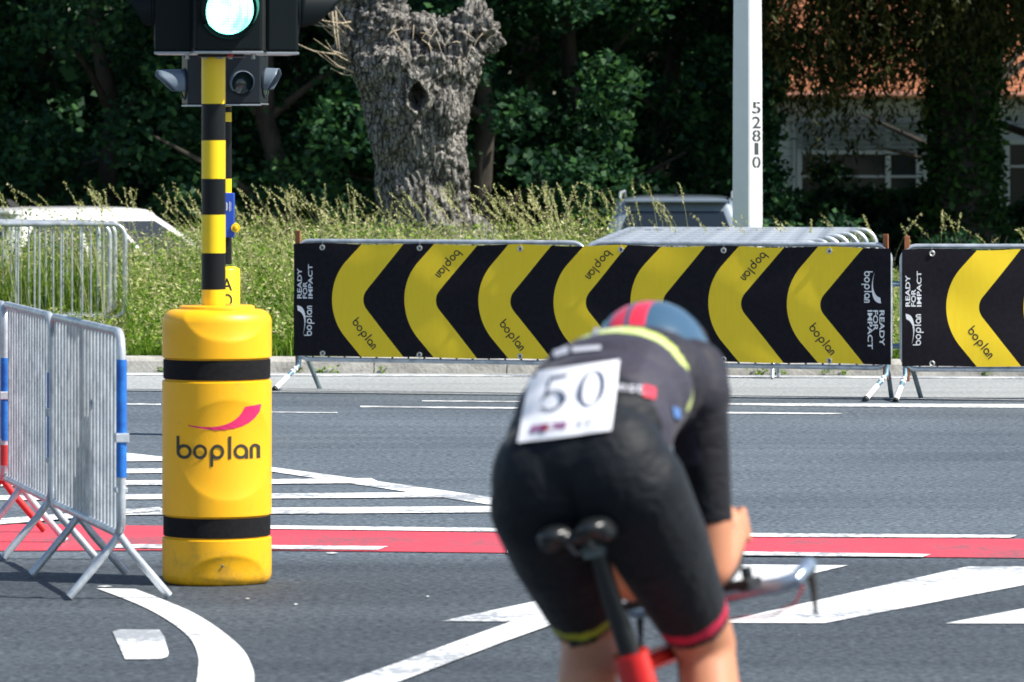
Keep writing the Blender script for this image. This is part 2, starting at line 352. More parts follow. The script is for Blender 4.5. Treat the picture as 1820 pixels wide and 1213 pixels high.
# curved line and block at lower left
cl = [(172, 1046, 240, 1047), (215, 1062, 290, 1066), (262, 1082, 345, 1090), (305, 1107, 395, 1122), (338, 1135, 432, 1155), (352, 1165, 448, 1185), (352, 1190, 452, 1205), (348, 1216, 448, 1232), (335, 1250, 430, 1270)]
v = []; f = []
def catmull(L, n=6):
    o = []
    for i in range(len(L)-1):
        p0, p1, p2, p3 = [np.array(L[k]) for k in (max(i-1, 0), i, i+1, min(i+2, len(L)-1))]
        for t in np.linspace(0, 1, n, endpoint=(i == len(L)-2)):
            o.append(.5*((2*p1)+(-p0+p2)*t+(2*p0-5*p1+4*p2-p3)*t*t+(-p0+3*p1-3*p2+p3)*t**3))
    return o
for i, (a, b, c, d) in enumerate(catmull(cl)):
    v += [G(a, b, .004), G(c, d, .004)]
for i in range(len(v)//2-1): f.append((2*i, 2*i+2, 2*i+3, 2*i+1))
struct(MB().add([(p[0], p[1], .004) for p in v], f).build('curved_marking', M['white_paint']))
mark('block_marking', [(200, 1123), (212, 1119), (283, 1119), (292, 1132), (300, 1160), (298, 1167), (286, 1171), (222, 1172), (215, 1155)])
for p in ((186, 1042, 14), (440, 1064, 5), (526, 1074, 5), (590, 983, 12), (760, 1060, 3)):
    mark('paint_fleck', [(p[0]-p[2], p[1]), (p[0], p[1]-1.5), (p[0]+p[2], p[1]), (p[0], p[1]+1.5)], .0045, 'white_worn')

# ------------------------------------------------------------- crowd barriers
def rrect(L, z0, z1, r, n=7, tilt=0):
    pts = []
    for cx, cz, a in ((L-r, z1-r, PI/2), (L-r, z0+r, 0), (r, z0+r, -PI/2), (r, z1-r, -PI)):
        for i in range(n): t = a-i*(PI/2)/(n-1); pts.append((cx+r*math.cos(t), 0, cz+r*math.sin(t)))
    pts.append(pts[0]); return pts
def make_barrier(L, label, group, H=1.02, z0=.25, nb=17, rad=.017, rc=.09, feet=(.2, .8), spread=.19, name='crowd_barrier'):
    t = thing(name, label, 'barrier', group=group)
    MB().tube(rrect(L, z0, H, rc), rad, 10).build('frame', M['galv'], t, smooth=True)
    mb = MB()
    for i in range(nb):
        x = L*(i+1)/(nb+1); mb.tube([(x, 0, z0), (x, 0, H)], .0075, 8)
    mb.build('bars', M['galv'], t, smooth=True)
    for u in feet:
        for s in (-1, 1):
            mb = MB(); mb.tube([(u*L+s*.012, 0, z0-.005), (u*L+s*.012, s*spread*.25, z0*.72), (u*L+s*.012, s*spread, .012)], .0155, 10)
            mb.build('leg', M['galv'], t, smooth=True)
    return t
def orient(t, a, b): t.location = a; t.rotation_euler = (0, 0, math.atan2(b[1]-a[1], b[0]-a[0])); return t
def lenxy(a, b): return math.hypot(b[0]-a[0], b[1]-a[1])
# near left row: three panels in depth
A0 = Vector(((216-CX)*19.25/F, 19.25, 0)); A1 = Vector(((94-CX)*21.0/F, 21.0, 0))
B0 = Vector(((92-CX)*21.05/F, 21.05, 0)); B1 = Vector(((8-CX)*22.55/F, 22.55, 0))
C0 = Vector(((9-CX)*22.45/F, 22.45, 0)); C1 = Vector(((-100-CX)*24.3/F, 24.3, 0))
gname = 'steel crowd barriers lined up beside the near lane'
for a, b, lab, feet, sl in ((A0, A1, 'nearest steel crowd barrier, blue end post, beside the yellow protector', (.03, .60), (.45, .97)),
                        (B0, B1, 'second steel crowd barrier of the near row, between the nearest one and the cut-off one', (.05, .62), (.30, .80)),
                        (C0, C1, 'crowd barrier cut off by the left edge, blue post and red leg', (.05, .8), (.25, .80))):
    t = make_barrier(lenxy(a, b), lab, gname, nb=20 if a is A0 else 17, feet=feet); orient(t, a, b)
    mb = MB(); mb.tube([(.001, 0, .42+.25*(sl[0]-.25)), (.001, 0, .25+.77*sl[1]-.08)], .0205, 12)
    mb.build('blue_sleeve', M['blue_paint'], t, smooth=True)
    MB().box((.001, 0, .62), (.05, .052, .035)).build('hinge_clamp', M['galv'], t, bevel=.003); MB().box((.02, .0, .42), (.06, .046, .02)).build('hinge_clamp', M['galv'], t, bevel=.003)
    mb = MB(); mb.ell((t_l := .42*lenxy(a, b), -.012, .72), (.022, .010, .014)); mb.build('tag_plate', M['galv'], t, smooth=True)
    if a is C0:
        for ch in [x for x in C.objects if x.parent == t and x.name.startswith('leg')][:2]:
            ch.data = ch.data.copy(); ch.data.materials.clear(); ch.data.materials.append(M['red_tube']); ch['label'] = 'red painted leg'
        MB().tube([(.001, 0, .31), (.001, 0, .40)], .0212, 12).build('red_sleeve', M['red_tube'], t, smooth=True)
# far left stack
gname = 'crowd barriers parked on the verge at the far left'
labs = ['front barrier of the verge stack at far left, its rounded corner nearest the yellow protector', 'barrier just behind the front one in the far left verge stack',
        'third barrier back in the far left verge stack, in front of the white car', 'rearmost barrier of the far left verge stack, partly hidden by grass']
for i, (pxr, D, L_) in enumerate(((223, 41.6, 2.3), (196, 42.0, 2.2), (206, 42.5, 2.2), (178, 43.0, 2.2))):
    b = Vector(((pxr-CX)*D/F, D, .04)); a = b-Vector((L_, -.12-.04*i, 0))
    t = make_barrier(L_, labs[i], gname, nb=12+i, rad=.02, rc=.10, feet=(.12, .97), spread=.13); orient(t, a, b)
    for ch in [x for x in C.objects if x.parent == t and x.name.startswith('bars')]: ch.rotation_euler = (0, 0, 0)
    if i == 0: MB().tube([(L_-.0, -.06, .16), (L_-.02, -.13, .03)], .023, 10).build('foot_cap', M['white_tape'], t, smooth=True)
# middle stack behind the banner
gname = 'crowd barriers stacked behind the long banner'
ords = ['rearmost', 'second from the rear', 'third from the rear', 'middle', 'third from the front', 'second from the front', 'frontmost']
for i in range(7):
    u = i/6; D = 41.4-4.2*u; pr = 1555-(1555-1462)*u; pl = 1098-(58)*u
    a = Vector(((pl-CX)*D/F, D+.15, .0+.02*(1-u))); b = Vector(((pr-CX)*D/F, D-.1, .0))
    t = make_barrier(lenxy(a, b), ('frontmost' if i == 6 else ords[i])+' barrier in the stack behind the long banner', gname, nb=15, rad=.021, rc=.12, spread=.13, H=1.0); orient(t, a, b)

# ------------------------------------------------------------- banners on barriers
ux = lambda px: (px-525)
BA = Vector(((525-CX)*35.55/F, 35.55, 0)); BB = Vector(((1585-CX)*34.15/F, 34.15, 0))
WL = lenxy(BA, BB); KP = WL/1060.0         # metres per banner pixel
bdir = (BB-BA).normalized(); ZC = CAMH-(530-HY)/253.0+.0; HH = 100*KP*1.0
HH = .395; ZC = CAMH-(531.5-HY)*35.55/F
def edge(yn, Rr, k):                        # yn in px-units from centre line, returns dx
    y = abs(yn); y0 = Rr*k/math.sqrt(1+k*k)
    if y < y0: return Rr-math.sqrt(Rr*Rr-y*y)
    return Rr-math.sqrt(Rr*Rr-y0*y0)+k*(y-y0)
def make_banner(W_px, chev, texts, label, nrow=44, left_open=True, seed=0, first_word=0):
    t = thing('banner', label, 'banner', group='black and yellow chevron banners tied along the barriers')
    def fn(u, v, d):                          # u,v in px units, v up from the centre
        x = u*KP; z = ZC+v*HH/100
        sag = -.010*math.sin(max(0, min(1, (v+100)/200))*PI)*0
        wav = .0035*math.sin(x*5.1+seed)+.002*math.sin(x*11.3+2*seed+v*.02)+.003*math.sin(v*.05+x*3)
        edge_c = .0
        drop = .006*(1-math.cos((u-53)/180*2*PI))*(1 if v > 0 else .4)*(abs(v)/100)**2
        return (x, -.030-d+wav, z-drop+edge_c)
    mb = MB(); rowsv = [-100+200*i/nrow for i in range(nrow+1)]
    cols = None; brk = []
    for v in rowsv:
        xs_ = [0.0]; kinds = []
        for c in chev:
            o = c+edge(v, 102, .87); i_ = c+57.5+edge(v, 27, .82)
            o = min(o, W_px); i_ = min(i_, W_px); xs_ += [o, i_]
        xs_.append(W_px); brk.append(xs_)
    nb = len(brk[0])-1
    for k in range(nb):
        nsub = 8; grid = []
        for ri, v in enumerate(rowsv):
            a, b = brk[ri][k], brk[ri][k+1]
            grid.append([fn(a+(b-a)*j/nsub, v, 0) for j in range(nsub+1)])
        vs = [p for g in grid for p in g]; fs = []
        for ri in range(len(rowsv)-1):
            for j in range(nsub):
                if brk[ri][k+1]-brk[ri][k] < 1e-6 and brk[ri+1][k+1]-brk[ri+1][k] < 1e-6: continue
                q = ri*(nsub+1)+j; fs.append((q, q+1, q+nsub+2, q+nsub+1))
        mb.add(vs, fs, k % 2)
    wm = wordmark()
    for c, mode in zip(chev, texts):          # word on the lower or the upper arm
        if mode == 'lo': put2d(mb, wm, fn, 3, 10.6, (c+36.5, -40.5), R(-51), .0012, .0002)
        if mode == 'up': put2d(mb, wm, fn, 3, 10.6, (c+94, 93), R(-129), .0012, .0002)
    def block(x0, flip):
        # reading upwards (flip False) or downwards (flip True); x0 = left edge of the block
        if not flip:
            for s, xx, w in (('READY', 20.3, 54), ('FOR', 30.3, 30), ('IMPACT', 40.2, 61)):
                put2d(mb, text_tris(s, 8.2, w, .02), fn, 2, 1, (x0+xx, 1), PI/2, .0012)
            put2d(mb, wm, fn, 2, 9.3, (x0+39.5, -65), PI/2, .0012, .0002)
            put2d(mb, swoosh(), fn, 2, 51, (x0+23.5, -62), PI/2, .0012)
        else:
            for s, xx, w in (('READY', 45.5, 60), ('FOR', 34.5, 35), ('IMPACT', 25, 66)):
                put2d(mb, text_tris(s, 8.6, w, .02), fn, 2, 1, (x0+xx-.5, -8.5), -PI/2, .0012)
            put2d(mb, wm, fn, 2, 9.6, (x0+18.5, 59), -PI/2, .0012, .0002)
            put2d(mb, swoosh(), fn, 2, 53, (x0+36, 56), -PI/2, .0012)
    block(-6, False)
    if W_px > 900: block(W_px-64, True)
    ban = mb.build('cloth', [M['cloth_black'], M['cloth_yellow'], M['print_white'], M['print_black']], t, smooth=True)
    # give the cloth a back face
    mb2 = MB(); n = 160; vs = []; fs = []
    for i in range(n+1):
        for v in (-100, -50, 0, 50, 100): p = fn(W_px*i/n, v, 0); vs.append((p[0], p[1]+.007, p[2]))
    for i in range(n):
        for j in range(4): q = i*5+j; fs.append((q, q+1, q+6, q+5))
    mb2.add(vs, fs); mb2.build('backing', M['cloth_black'], t, smooth=True)
    ex = [53, 231, 412, 592, 772, 955]
    for e in ex:
        if e > W_px: continue
        for v in (92, -96):
            mb = MB(); p = fn(e, v, 0); c = Vector((p[0], p[1]-.003, p[2]))
            mb.tube([c+Vector((.015*math.cos(a), 0, .015*math.sin(a))) for a in [2*PI*i/16 for i in range(17)]], .006, 6, cap=False)
            mb.ell(c+Vector((0, .001, 0)), (.008, .002, .008), 1, 10)
            zt = ZC+(1 if v > 0 else -1)*(HH+.02)
            mb.tube([c+Vector((0, -.002, 0)), Vector((c.x, -.024, zt))], .0022, 5)
            mb.build('eyelet', [M['brass'], M['rubber']], t, smooth=True)
    for xx in ([5.5, W_px-10] if W_px > 900 else [9, W_px-6]):
        MB().box((xx*KP, -.005, ZC-.01), (.036, .02, .98)).build('wooden_rod', M['wood'], t, bevel=.003)
    return t, fn
def banner_barrier(L, label, x_off, rz_from, ends, group):
    t = thing('banner_barrier', label, 'barrier', group=group)
    MB().tube(rrect(L, .215, ZC+HH+.012, .10), .0165, 10).build('frame', M['galv'], t, smooth=True)
    mb = MB()
    for i in range(17): x = L*(i+1)/18; mb.tube([(x, .01, .215), (x, .01, ZC+HH)], .0075, 6)
    mb.build('bars', M['galv_dark'], t, smooth=True)
    for e in (0, 1):
        x = .022 if e == 0 else L-.022; s = -1 if ends[e] == 'l' else 1
        pts = [(x, 0, .24), (x, -.02, .17), (x-.03, -.12, .11), (x-.075, -.30, .012)]
        mb = MB(); mb.tube(pts, .017, 10)
        for a0_, a1_ in ((.15, .22), (.30, .38), (.58, 1.0)):
            def at_(u):
                u = u*(len(pts)-1); i = min(int(u), len(pts)-2); return Vector(pts[i]).lerp(Vector(pts[i+1]), u-i)
            mb.tube([at_(.34+.62*(a0_)), at_(.34+.62*(a1_))], .0195, 10, 1)
        mb.tube([at_(.965), at_(1)], .0205, 10, 2)
        mb.build('leg', [M['blue_grey'], M['white_tape'], M['rubber']], t, smooth=True)
        pts2 = [(x+.03, 0, .235), (x+.055, .03, .20), (x+.115, .10, .0)] if ends[e] == 'l' else [(x-.01, .0, .235), (x+.0, .03, .18), (x-.0, .12, .0)]
        MB().tube(pts2, .0165, 10).build('leg', M['galv_dark'], t, smooth=True)
    return t
M['blue_grey'] = noisy('weathered_blue_steel', (.10, .19, .27), (.25, .36, .42), 20, .5, .3)
rzB = math.atan2(bdir.y, bdir.x)
b1, fn1 = make_banner(1060, [70, 203, 337, 472, 608, 745, 882], ['lo', 'up', 'lo', 'up', None, 'up', 'lo'], 'long black banner with seven yellow chevrons pointing left, behind the cyclist', seed=0)
b1.location = BA; b1.rotation_euler = (0, 0, rzB)
for i in range(2):
    L_ = WL/2-.02
    t = banner_barrier(L_, 'barrier under the %s half of the long chevron banner' % ('left' if i == 0 else 'right'), 0, 0, ('l', 'r'), 'barriers carrying the chevron banners')
    t.location = BA+bdir*(i*(WL/2)+.01); t.rotation_euler = (0, 0, rzB)
B2 = Vector(((1603-CX)*34.15/F, 34.15, 0)); b2dir = Vector((1, -.05, 0)).normalized(); rz2 = math.atan2(b2dir.y, b2dir.x)
KPs = KP; KP = 35.55/F*.965
b2, fn2 = make_banner(560, [78, 214, 350, 487], ['lo', 'up', 'lo', None], 'black chevron banner cut off by the right edge of the photo', seed=2)
b2.location = B2-Vector((0, 0, .012)); b2.rotation_euler = (0, 0, rz2)
t = banner_barrier(2.15, 'barrier under the banner at the right edge of the photo', 0, 0, ('l', 'r'), 'barriers carrying the chevron banners')
t.location = B2-Vector((0, 0, .008)); t.rotation_euler = (0, 0, rz2)
KP = KPs
for z, w_ in ((.78, 'upper'), (.36, 'lower')): tag(MB().tube([BB+Vector((-.06, .06, z)), B2+Vector((.1, .06, z))], .019, 8).build('coupling_bar', M['blue_grey'], smooth=True), w_+' blue grey coupling tube in the gap between the two banners', 'coupling bar', 'coupling tubes between the banners')

# ------------------------------------------------------------- pole protector
PD = 20.05; PX = (385.5-CX)*PD/F; sP = F/PD
PR = .2165; PH = 1.082
def scoop(th, z):
    """depth of the dished panels, th measured from the camera side towards the right"""
    d = 0
    for base in (R(17), R(197)):
        a = (th-base+PI) % (2*PI)-PI
        for zc, rz_, ra, dep, half in ((1.09, .128, .92, .020, 0), (.535, .195, 1.0, .016, 0), (.0, .120, .86, .020, 0)):
            e = (a/ra)**2+((z-zc)/rz_)**2
            if e < 1: d = max(d, dep*(1-e)**.8)
    return d
def prot_r(th, z, dish=True):
    r = PR
    if z < .04: r = PR-.03*(1-math.sqrt(max(0, 1-((.04-z)/.04)**2)))
    if z > PH-.05: r = PR-.05*(1-math.sqrt(max(0, 1-((z-(PH-.05))/.05)**2)))
    g = 0
    for z0, z1 in ((.185, .268), (.805, .888)):
        k = min(max((z-z0+.006)/.006, 0), 1)*min(max((z1+.006-z)/.006, 0), 1); g = max(g, k)
    r -= .011*g
    if dish and g < .5: r -= scoop(th, z)
    return r
def zlist():
    L_ = set(np.round(np.linspace(0, PH, 150), 4).tolist())
    for z0, z1 in ((.185, .268), (.805, .888)):
        for q in (z0-.006, z0-.003, z0, z1, z1+.003, z1+.006): L_.add(round(q, 4))
    for i in range(8): L_.add(round(PH-.05*(1-math.cos(i/8*PI/2)), 4)); L_.add(round(PH-.05+.05*math.sin(i/8*PI/2), 4)); L_.add(round(.04*(1-math.cos(i/8*PI/2)), 4))
    return sorted(L_)
t = thing('pole_protector', 'tall yellow plastic pole protector with two black bands and a boplan logo', 'pole protector', (PX, PD, 0))
mb = MB(); nth = 200; ZL = zlist(); rings = []
for z in ZL: rings.append([(prot_r(2*PI*j/nth, z)*math.sin(2*PI*j/nth), -prot_r(2*PI*j/nth, z)*math.cos(2*PI*j/nth), z) for j in range(nth)])
for rr, zz in ((.150, PH+.002), (.148, PH+.012), (.140, PH+.016), (.06, PH+.016), (.058, PH-.02)): rings.append([(rr*math.sin(2*PI*j/nth), -rr*math.cos(2*PI*j/nth), zz) for j in range(nth)])
mb.loft(rings); mb.build('body', M['plastic_yellow'], t, smooth=30)
for z0, z1 in ((.188, .266), (.808, .886)):
    mb = MB(); mb.loft([[((PR-.0105+d)*math.sin(2*PI*j/96), -(PR-.0105+d)*math.cos(2*PI*j/96), z) for j in range(96)] for z, d in ((z0, 0), (z0+.003, .006), (z1-.003, .006), (z1, 0))], cap=False)
    mb.build('strap', M['strap'], t, smooth=30)
def pfn(u, v, d):     # u,v pixels in the photograph relative to the axis, on the curved panel
    th = math.asin(max(-.99, min(.99, u/sP/PR))); z = v; r = prot_r(th, z)+d+.0022
    return (r*math.sin(th), -r*math.cos(th), z)
pf = lambda u, v, d: pfn(u-385.5, (1036-v)/sP, d)
mb = MB()
for k, (V, Fc) in enumerate(wordmark()): mb.add([pf(319+x*26.0, 811.5-y*26.0, .0003*(k % 3)) for x, y in V], Fc, 0)
for V, Fc in swoosh():
    # subdivide the swoosh across its width so that it follows the dish
    n = len(V)//2; vs = []; fs = []
    for i in range(n):
        for j in range(5):
            x, y = V[2*i]*(1-j/4)+V[2*i+1]*(j/4); vs.append(pf(321+x*146, 748-y*146, 0))
    for i in range(n-1):
        for j in range(4): q = i*5+j; fs.append((q, q+5, q+6, q+1))
    mb.add(vs, fs, 1)
mb.build('logo', [M['logo_black'], M['logo_pink']], t)
mb = MB(); p = pf(402, 999, 0); mb.ell(p, (.005, .003, .005)); mb.build('screw', M['galv_dark'], t, smooth=True)

# ------------------------------------------------------------- traffic lights
def banded_pole(mb, r, segs, x=0, y=0, n=24):
    for z0, z1, mi in segs: mb.tube([(x, y, z0), (x, y, z1)], r, n, mi, cap=False)
def signal_head(parent, c, face, w, d, h, nl, lr, lit=None, vis=.2, zpitch=None, mat='housing', lens_mats=None, hood=PI*1.35):
    """c = centre of the bottom face; face = heading angle of the lamps (0 = towards the camera)"""
    zp = zpitch or h/nl; m = Matrix.Translation(c) @ Matrix.Rotation(face, 4, 'Z')
    mb = MB(); mb.add([m @ Vector(q) for q in [(-w/2, -d/2, 0), (w/2, -d/2, 0), (w/2, d/2, 0), (-w/2, d/2, 0), (-w/2, -d/2, h), (w/2, -d/2, h), (w/2, d/2, h), (-w/2, d/2, h)]],
           [(3, 2, 1, 0), (4, 5, 6, 7), (0, 1, 5, 4), (1, 2, 6, 5), (2, 3, 7, 6), (3, 0, 4, 7)])
    hd = mb.build('signal_head', M[mat], parent, bevel=.012)
    mb = MB(); mb.box(m @ Vector((0, 0, -.004)), (w*1.01, d*1.01, .010), rz=face); mb.build('base_rim', M['signal_metal'], hd, bevel=.002)
    for i in range(nl):
        zc = zp*(i+.5); f0 = -d/2-.004
        mb = MB(); vs = [m @ Vector((0, f0-.012, zc))]; n = 32; fs = []
        for k in range(1, 5):
            for j in range(n):
                a = 2*PI*j/n; q = k/4; vs.append(m @ Vector((lr*q*math.cos(a), f0-.012*(1-q*q), zc+lr*q*math.sin(a))))
        for j in range(n): fs.append((0, 1+(j+1) % n, 1+j))
        for k in range(3):
            for j in range(n): a_ = 1+k*n+j; b_ = 1+k*n+(j+1) % n; fs.append((a_, b_, b_+n, a_+n))
        mb.add(vs, fs); mb.build('lens', M['lens_lit'] if lit == i else M['lens_dark'], hd, smooth=True)
        mb = MB(); n = 36; ro = lr*1.16
        g = []; 
        for k in range(7):
            u = k/6; row = []
            for j in range(n+1):
                a = PI/2-hood/2+hood*j/n; fall = (1-abs(j/n-.5)*2)
                ln = vis*min(1, (.35+1.2*fall))
                yy = f0-.002-ln*u; rr = ro*(1-.05*u)
                row.append(m @ Vector((rr*math.cos(a), yy, zc+rr*math.sin(a))))
            g.append(row)
        for off in (0, 1):
            vs = [p for r_ in g for p in r_]
            if off: vs = [p+((m @ Vector((0, p_y, zc)))-p)*0 for p, p_y in zip(vs, [0]*len(vs))]
            if off: break
            fs = [(k*(n+1)+j, k*(n+1)+j+1, (k+1)*(n+1)+j+1, (k+1)*(n+1)+j) for k in range(6) for j in range(n)]
            mb.add(vs, fs)
        vz = mb.build('visor', M['visor_grey' if mat == 'housing_grey' else mat], hd, smooth=True); s_ = vz.modifiers.new('s', 'SOLIDIFY'); s_.thickness = .004
        mb = MB(); mb.tube([m @ Vector((ro*1.03*math.cos(2*PI*j/32), f0+.001, zc+ro*1.03*math.sin(2*PI*j/32))) for j in range(33)], .006, 6, cap=False); mb.build('lens_ring', M[mat], hd, smooth=True)
    return hd
def lit_lens():
    m = bpy.data.materials.new('green_lamp'); m.use_nodes = True; N, L, b = nodes(m)
    tc = N.new('ShaderNodeTexCoord'); v = N.new('ShaderNodeTexVoronoi'); v.inputs['Scale'].default_value = 95; v.inputs['Randomness'].default_value = .2
    n = N.new('ShaderNodeTexNoise'); n.inputs['Scale'].default_value = 9
    L.new(tc.outputs['Object'], v.inputs[0]); L.new(tc.outputs['Object'], n.inputs[0])
    r = N.new('ShaderNodeMapRange'); r.inputs[1].default_value = .1; r.inputs[2].default_value = .6; r.inputs[3].default_value = 5.5; r.inputs[4].default_value = 2.0
    L.new(v.outputs[0], r.inputs[0]); mu = N.new('ShaderNodeMath'); mu.operation = 'MULTIPLY'; L.new(r.outputs[0], mu.inputs[0])
    r2 = N.new('ShaderNodeMapRange'); r2.inputs[1].default_value = .35; r2.inputs[2].default_value = .6; r2.inputs[3].default_value = .6; r2.inputs[4].default_value = 1.3
    L.new(n.outputs[0], r2.inputs[0]); L.new(r2.outputs[0], mu.inputs[1]); L.new(mu.outputs[0], b.inputs['Emission Strength'])
    b.inputs['Emission Color'].default_value = (.22, 1, .78, 1); b.inputs['Base Color'].default_value = (.02, .3, .22, 1); return m
M['lens_lit'] = lit_lens()
M['visor_grey'] = principled('grey_visor', (.13, .17, .21), .42, 0, .4)
def zz(y, s=sP): return CAMH-(y-HY)/s
PXc = (379.5-CX)*PD/F
t = thing('traffic_light', 'tall traffic light on yellow and black banded pole, its green lamp lit', 'traffic light', (PXc, PD, 0))
mb = MB(); ys_ = [100, 185, 250, 318, 382, 450, 515]
segs = [(zz(ys_[i+1])+.0, zz(ys_[i]), i % 2) for i in range(6)]; zlo = zz(515); k = 0
while zlo > .01: z2 = max(.0, zlo-.148); segs.append((z2, zlo, k % 2)); zlo = z2; k += 1
banded_pole(mb, .0475, segs); mb.tube([(0, 0, zz(100)), (0, 0, 3.4)], .0465, 24, 1); mb.build('pole', [M['pole_yellow'], M['pole_black']], t, smooth=True)
zb = zz(93)
hx = (404-379.5)/sP
signal_head(t, (hx, -.10, zb), R(11), .27, .16, .98, 3, .098, lit=0, vis=.17, zpitch=.33)
signal_head(t, ((311-379.5)/sP, .055, zb), -PI/2, .25, .155, .98, 3, .098, vis=.11, zpitch=.33)
signal_head(t, ((492-379.5)/sP, .055, zb-.002), PI/2+R(12), .25, .13, .98, 3, .098, vis=.19, zpitch=.33)
mb = MB(); mb.tube([(0, 0, zb-.005), (0, 0, zb-.02)], [.062, .060], 20); mb.box((hx-.02, -.03, zb-.012), (.18, .12, .018)); mb.build('bracket', M['housing_grey'], t, bevel=.003)
for bx_ in (-.10, -.03, .02, .035, .07, .16): 
    mb = MB(); mb.tube([(bx_, -.06, zb-.006), (bx_, -.06, zb-.028)], .008, 8); mb.build('bolt', M['signal_metal'], t, smooth=True)
MB().tube([(.062, -.09, zb-.005), (.066, -.11, zb-.018), (.08, -.11, zb-.014), (.085, -.09, zb-.006)], .004, 6).build('cable_tie', M['red_tube'], t, smooth=True)

QD = 30.0; sQ = F/QD; QX = (399.5-CX)/sQ; zq = lambda y: zz(y, sQ)
t = thing('pedestrian_signal', 'smaller dark signal on banded pole with blue push-button box, behind the tall traffic light', 'traffic light', (QX, QD, 0))
mb = MB(); banded_pole(mb, .041, [(zq(190), 2.6, 0), (zq(200), zq(190), 1), (zq(217), zq(200), 0), (zq(285), zq(217), 1), (zq(300), zq(285), 1), (zq(318), zq(300), 1), (zq(345), zq(318), 0), (zq(470), zq(345), 1)])
mb.build('pole', [M['pole_yellow'], M['pole_black']], t, smooth=True)
mb = MB(); mb.tube([(0, 0, 0), (0, 0, zq(480)), (0, 0, zq(477)), (0, 0, zq(474))], [.091, .091, .085, .06], 28); 
for s_, yc in (('A', 505), ('O', 533)):
    V, Fc = text_tris(s_, 22, 19)[0]; vs = []
    for x, y in V:
        u = (403-7+x*.95-399.5)/sQ; th = math.asin(max(-.98, min(.98, u/.0915))); vs.append((.0925*math.sin(th), -.0925*math.cos(th), zq(yc+11-y)))
    mb.add(vs, Fc, 1)
mb.build('base_sleeve', [M['pole_yellow'], M['print_black']], t, smooth=True)
mb = MB(); mb.box((.012, -.075, (zq(343)+zq(422))/2), (.10, .07, zq(343)-zq(422)))
bx = mb.build('button_box', M['blue_box'], t, bevel=.006)
mb = MB(); cz = zq(385)
for (dx, w_, z_) in ((-.008, .004, .03), (.004, .004, .05), (.010, .003, .04), (.022, .003, .06), (.030, .003, .05)): mb.box((dx+.012, -.1115, cz+.06), (w_, .002, z_))
mb.build('pictogram', M['print_white'], bx)
mb = MB(); c = Vector((.066, -.085, zq(405))); mb.tube([c, c+Vector((.004, -.03, 0))], [.030, .026], 20); mb.ell(c+Vector((.004, -.032, 0)), (.015, .01, .018), 1); mb.build('push_button', [M['pole_yellow'], M['plastic_yellow']], t, smooth=True)
signal_head(t, ((429-399.5)/sQ, -.12, zq(186)), R(8), .235, .14, .72, 2, .062, vis=.13, zpitch=.25, mat='housing_grey', hood=PI*1.5)
signal_head(t, ((345-399.5)/sQ, .0, zq(187)), -PI/2+R(14), .20, .115, .72, 2, .075, vis=.16, zpitch=.25, mat='housing_grey')
signal_head(t, ((455-399.5)/sQ, .08, zq(184)), PI/2-R(10), .20, .10, .72, 2, .075, vis=.08, zpitch=.25, mat='housing_grey')

# ------------------------------------------------------------- lamp post
LD = 42.5; sL = F/LD
a_, b_ = 30/sL, 25/sL; side = math.hypot(a_, b_); phi = math.atan2(b_, a_)
t = thing('lamp_post', 'tall square white painted lamp post numbered 52810 behind the barriers', 'lamp post', ((1329.5-CX)/sL, LD+.10, terr(0, LD)-.1), 0)
def sq(z, k, bev=.012):
    h = side/2*k; pts = []
    for cx_, cy_ in ((-h, -h), (h, -h), (h, h), (-h, h)):
        sx, sy = (1 if cx_ > 0 else -1), (1 if cy_ > 0 else -1)
        q = [(cx_-sx*bev, cy_), (cx_, cy_-sy*bev)]
        if sx*sy < 0: q = q
        else: q = q
        pts += (q if (cx_, cy_) in ((h, -h), (-h, h)) else q[::-1])
    ca, sa = math.cos(-phi), math.sin(-phi)
    # rotate so one narrow face turns right (sunlit) and a wider one turns left
    return [(x*ca-y*sa, x*sa+y*ca, z) for x, y in pts]
mb = MB(); mb.loft([sq(0, 1.06), sq(2.3, 1.0), sq(9, .62)]); mb.build('post', M['pole_white'], t)
MB().box((0, 0, .12), (.36, .36, .03), rz=-phi).build('base_plate', M['galv'], t, bevel=.004)
MB().tube([(0, 0, 8.9), (-.05, -.3, 9.2), (-.2, -1.2, 9.4)], .04, 10).build('arm', M['pole_white'], t, smooth=True)
MB().box((-.25, -1.5, 9.4), (.28, .6, .12), rz=-.2).build('lamp_head', M['pole_white'], t, bevel=.03)
# digits on the narrow sunlit face: its local frame
nrm = None
ca, sa = math.cos(-phi), math.sin(-phi)
faces = [((0, -1), (1, 0)), ((1, 0), (0, 1))]
best = max(faces, key=lambda q: q[0][0]*ca-q[0][1]*sa)
nx_, ny_ = best[0][0]*ca-best[0][1]*sa, best[0][0]*sa+best[0][1]*ca
tx_, ty_ = best[1][0]*ca-best[1][1]*sa, best[1][0]*sa+best[1][1]*ca
M['digit'] = principled('stencil_grey', (.05, .055, .06), .6)
mb = MB(); z_post = t.location.z
for i, ch in enumerate('52810'):
    yc = (192, 218, 242, 265, 289)[i]; zc = CAMH-(yc-HY)/sL-z_post; hgt = 21.5/sL
    V, Fc = text_tris(ch, hgt, .122 if ch != '1' else .060, .02)[0]; wd = V[:, 0].max()
    for x_ in [0]:
        vs = [((side/2*1.003+.002)*nx_+(x-wd/2)*tx_, (side/2*1.003+.002)*ny_+(x-wd/2)*ty_, zc-hgt/2+y) for x, y in V]; mb.add(vs, Fc)
    # stencil bridge
    w_ = .007
    vs = [((side/2*1.003+.003)*nx_+x*tx_, (side/2*1.003+.003)*ny_+x*ty_, zc+z) for x, z in ((-w_/2, -hgt*.55), (w_/2, -hgt*.55), (w_/2, hgt*.55), (-w_/2, hgt*.55))]
    if ch in '580': mb.add(vs, [(0, 1, 2, 3)], 1)
mb.build('number', [M['digit'], M['pole_white']], t)

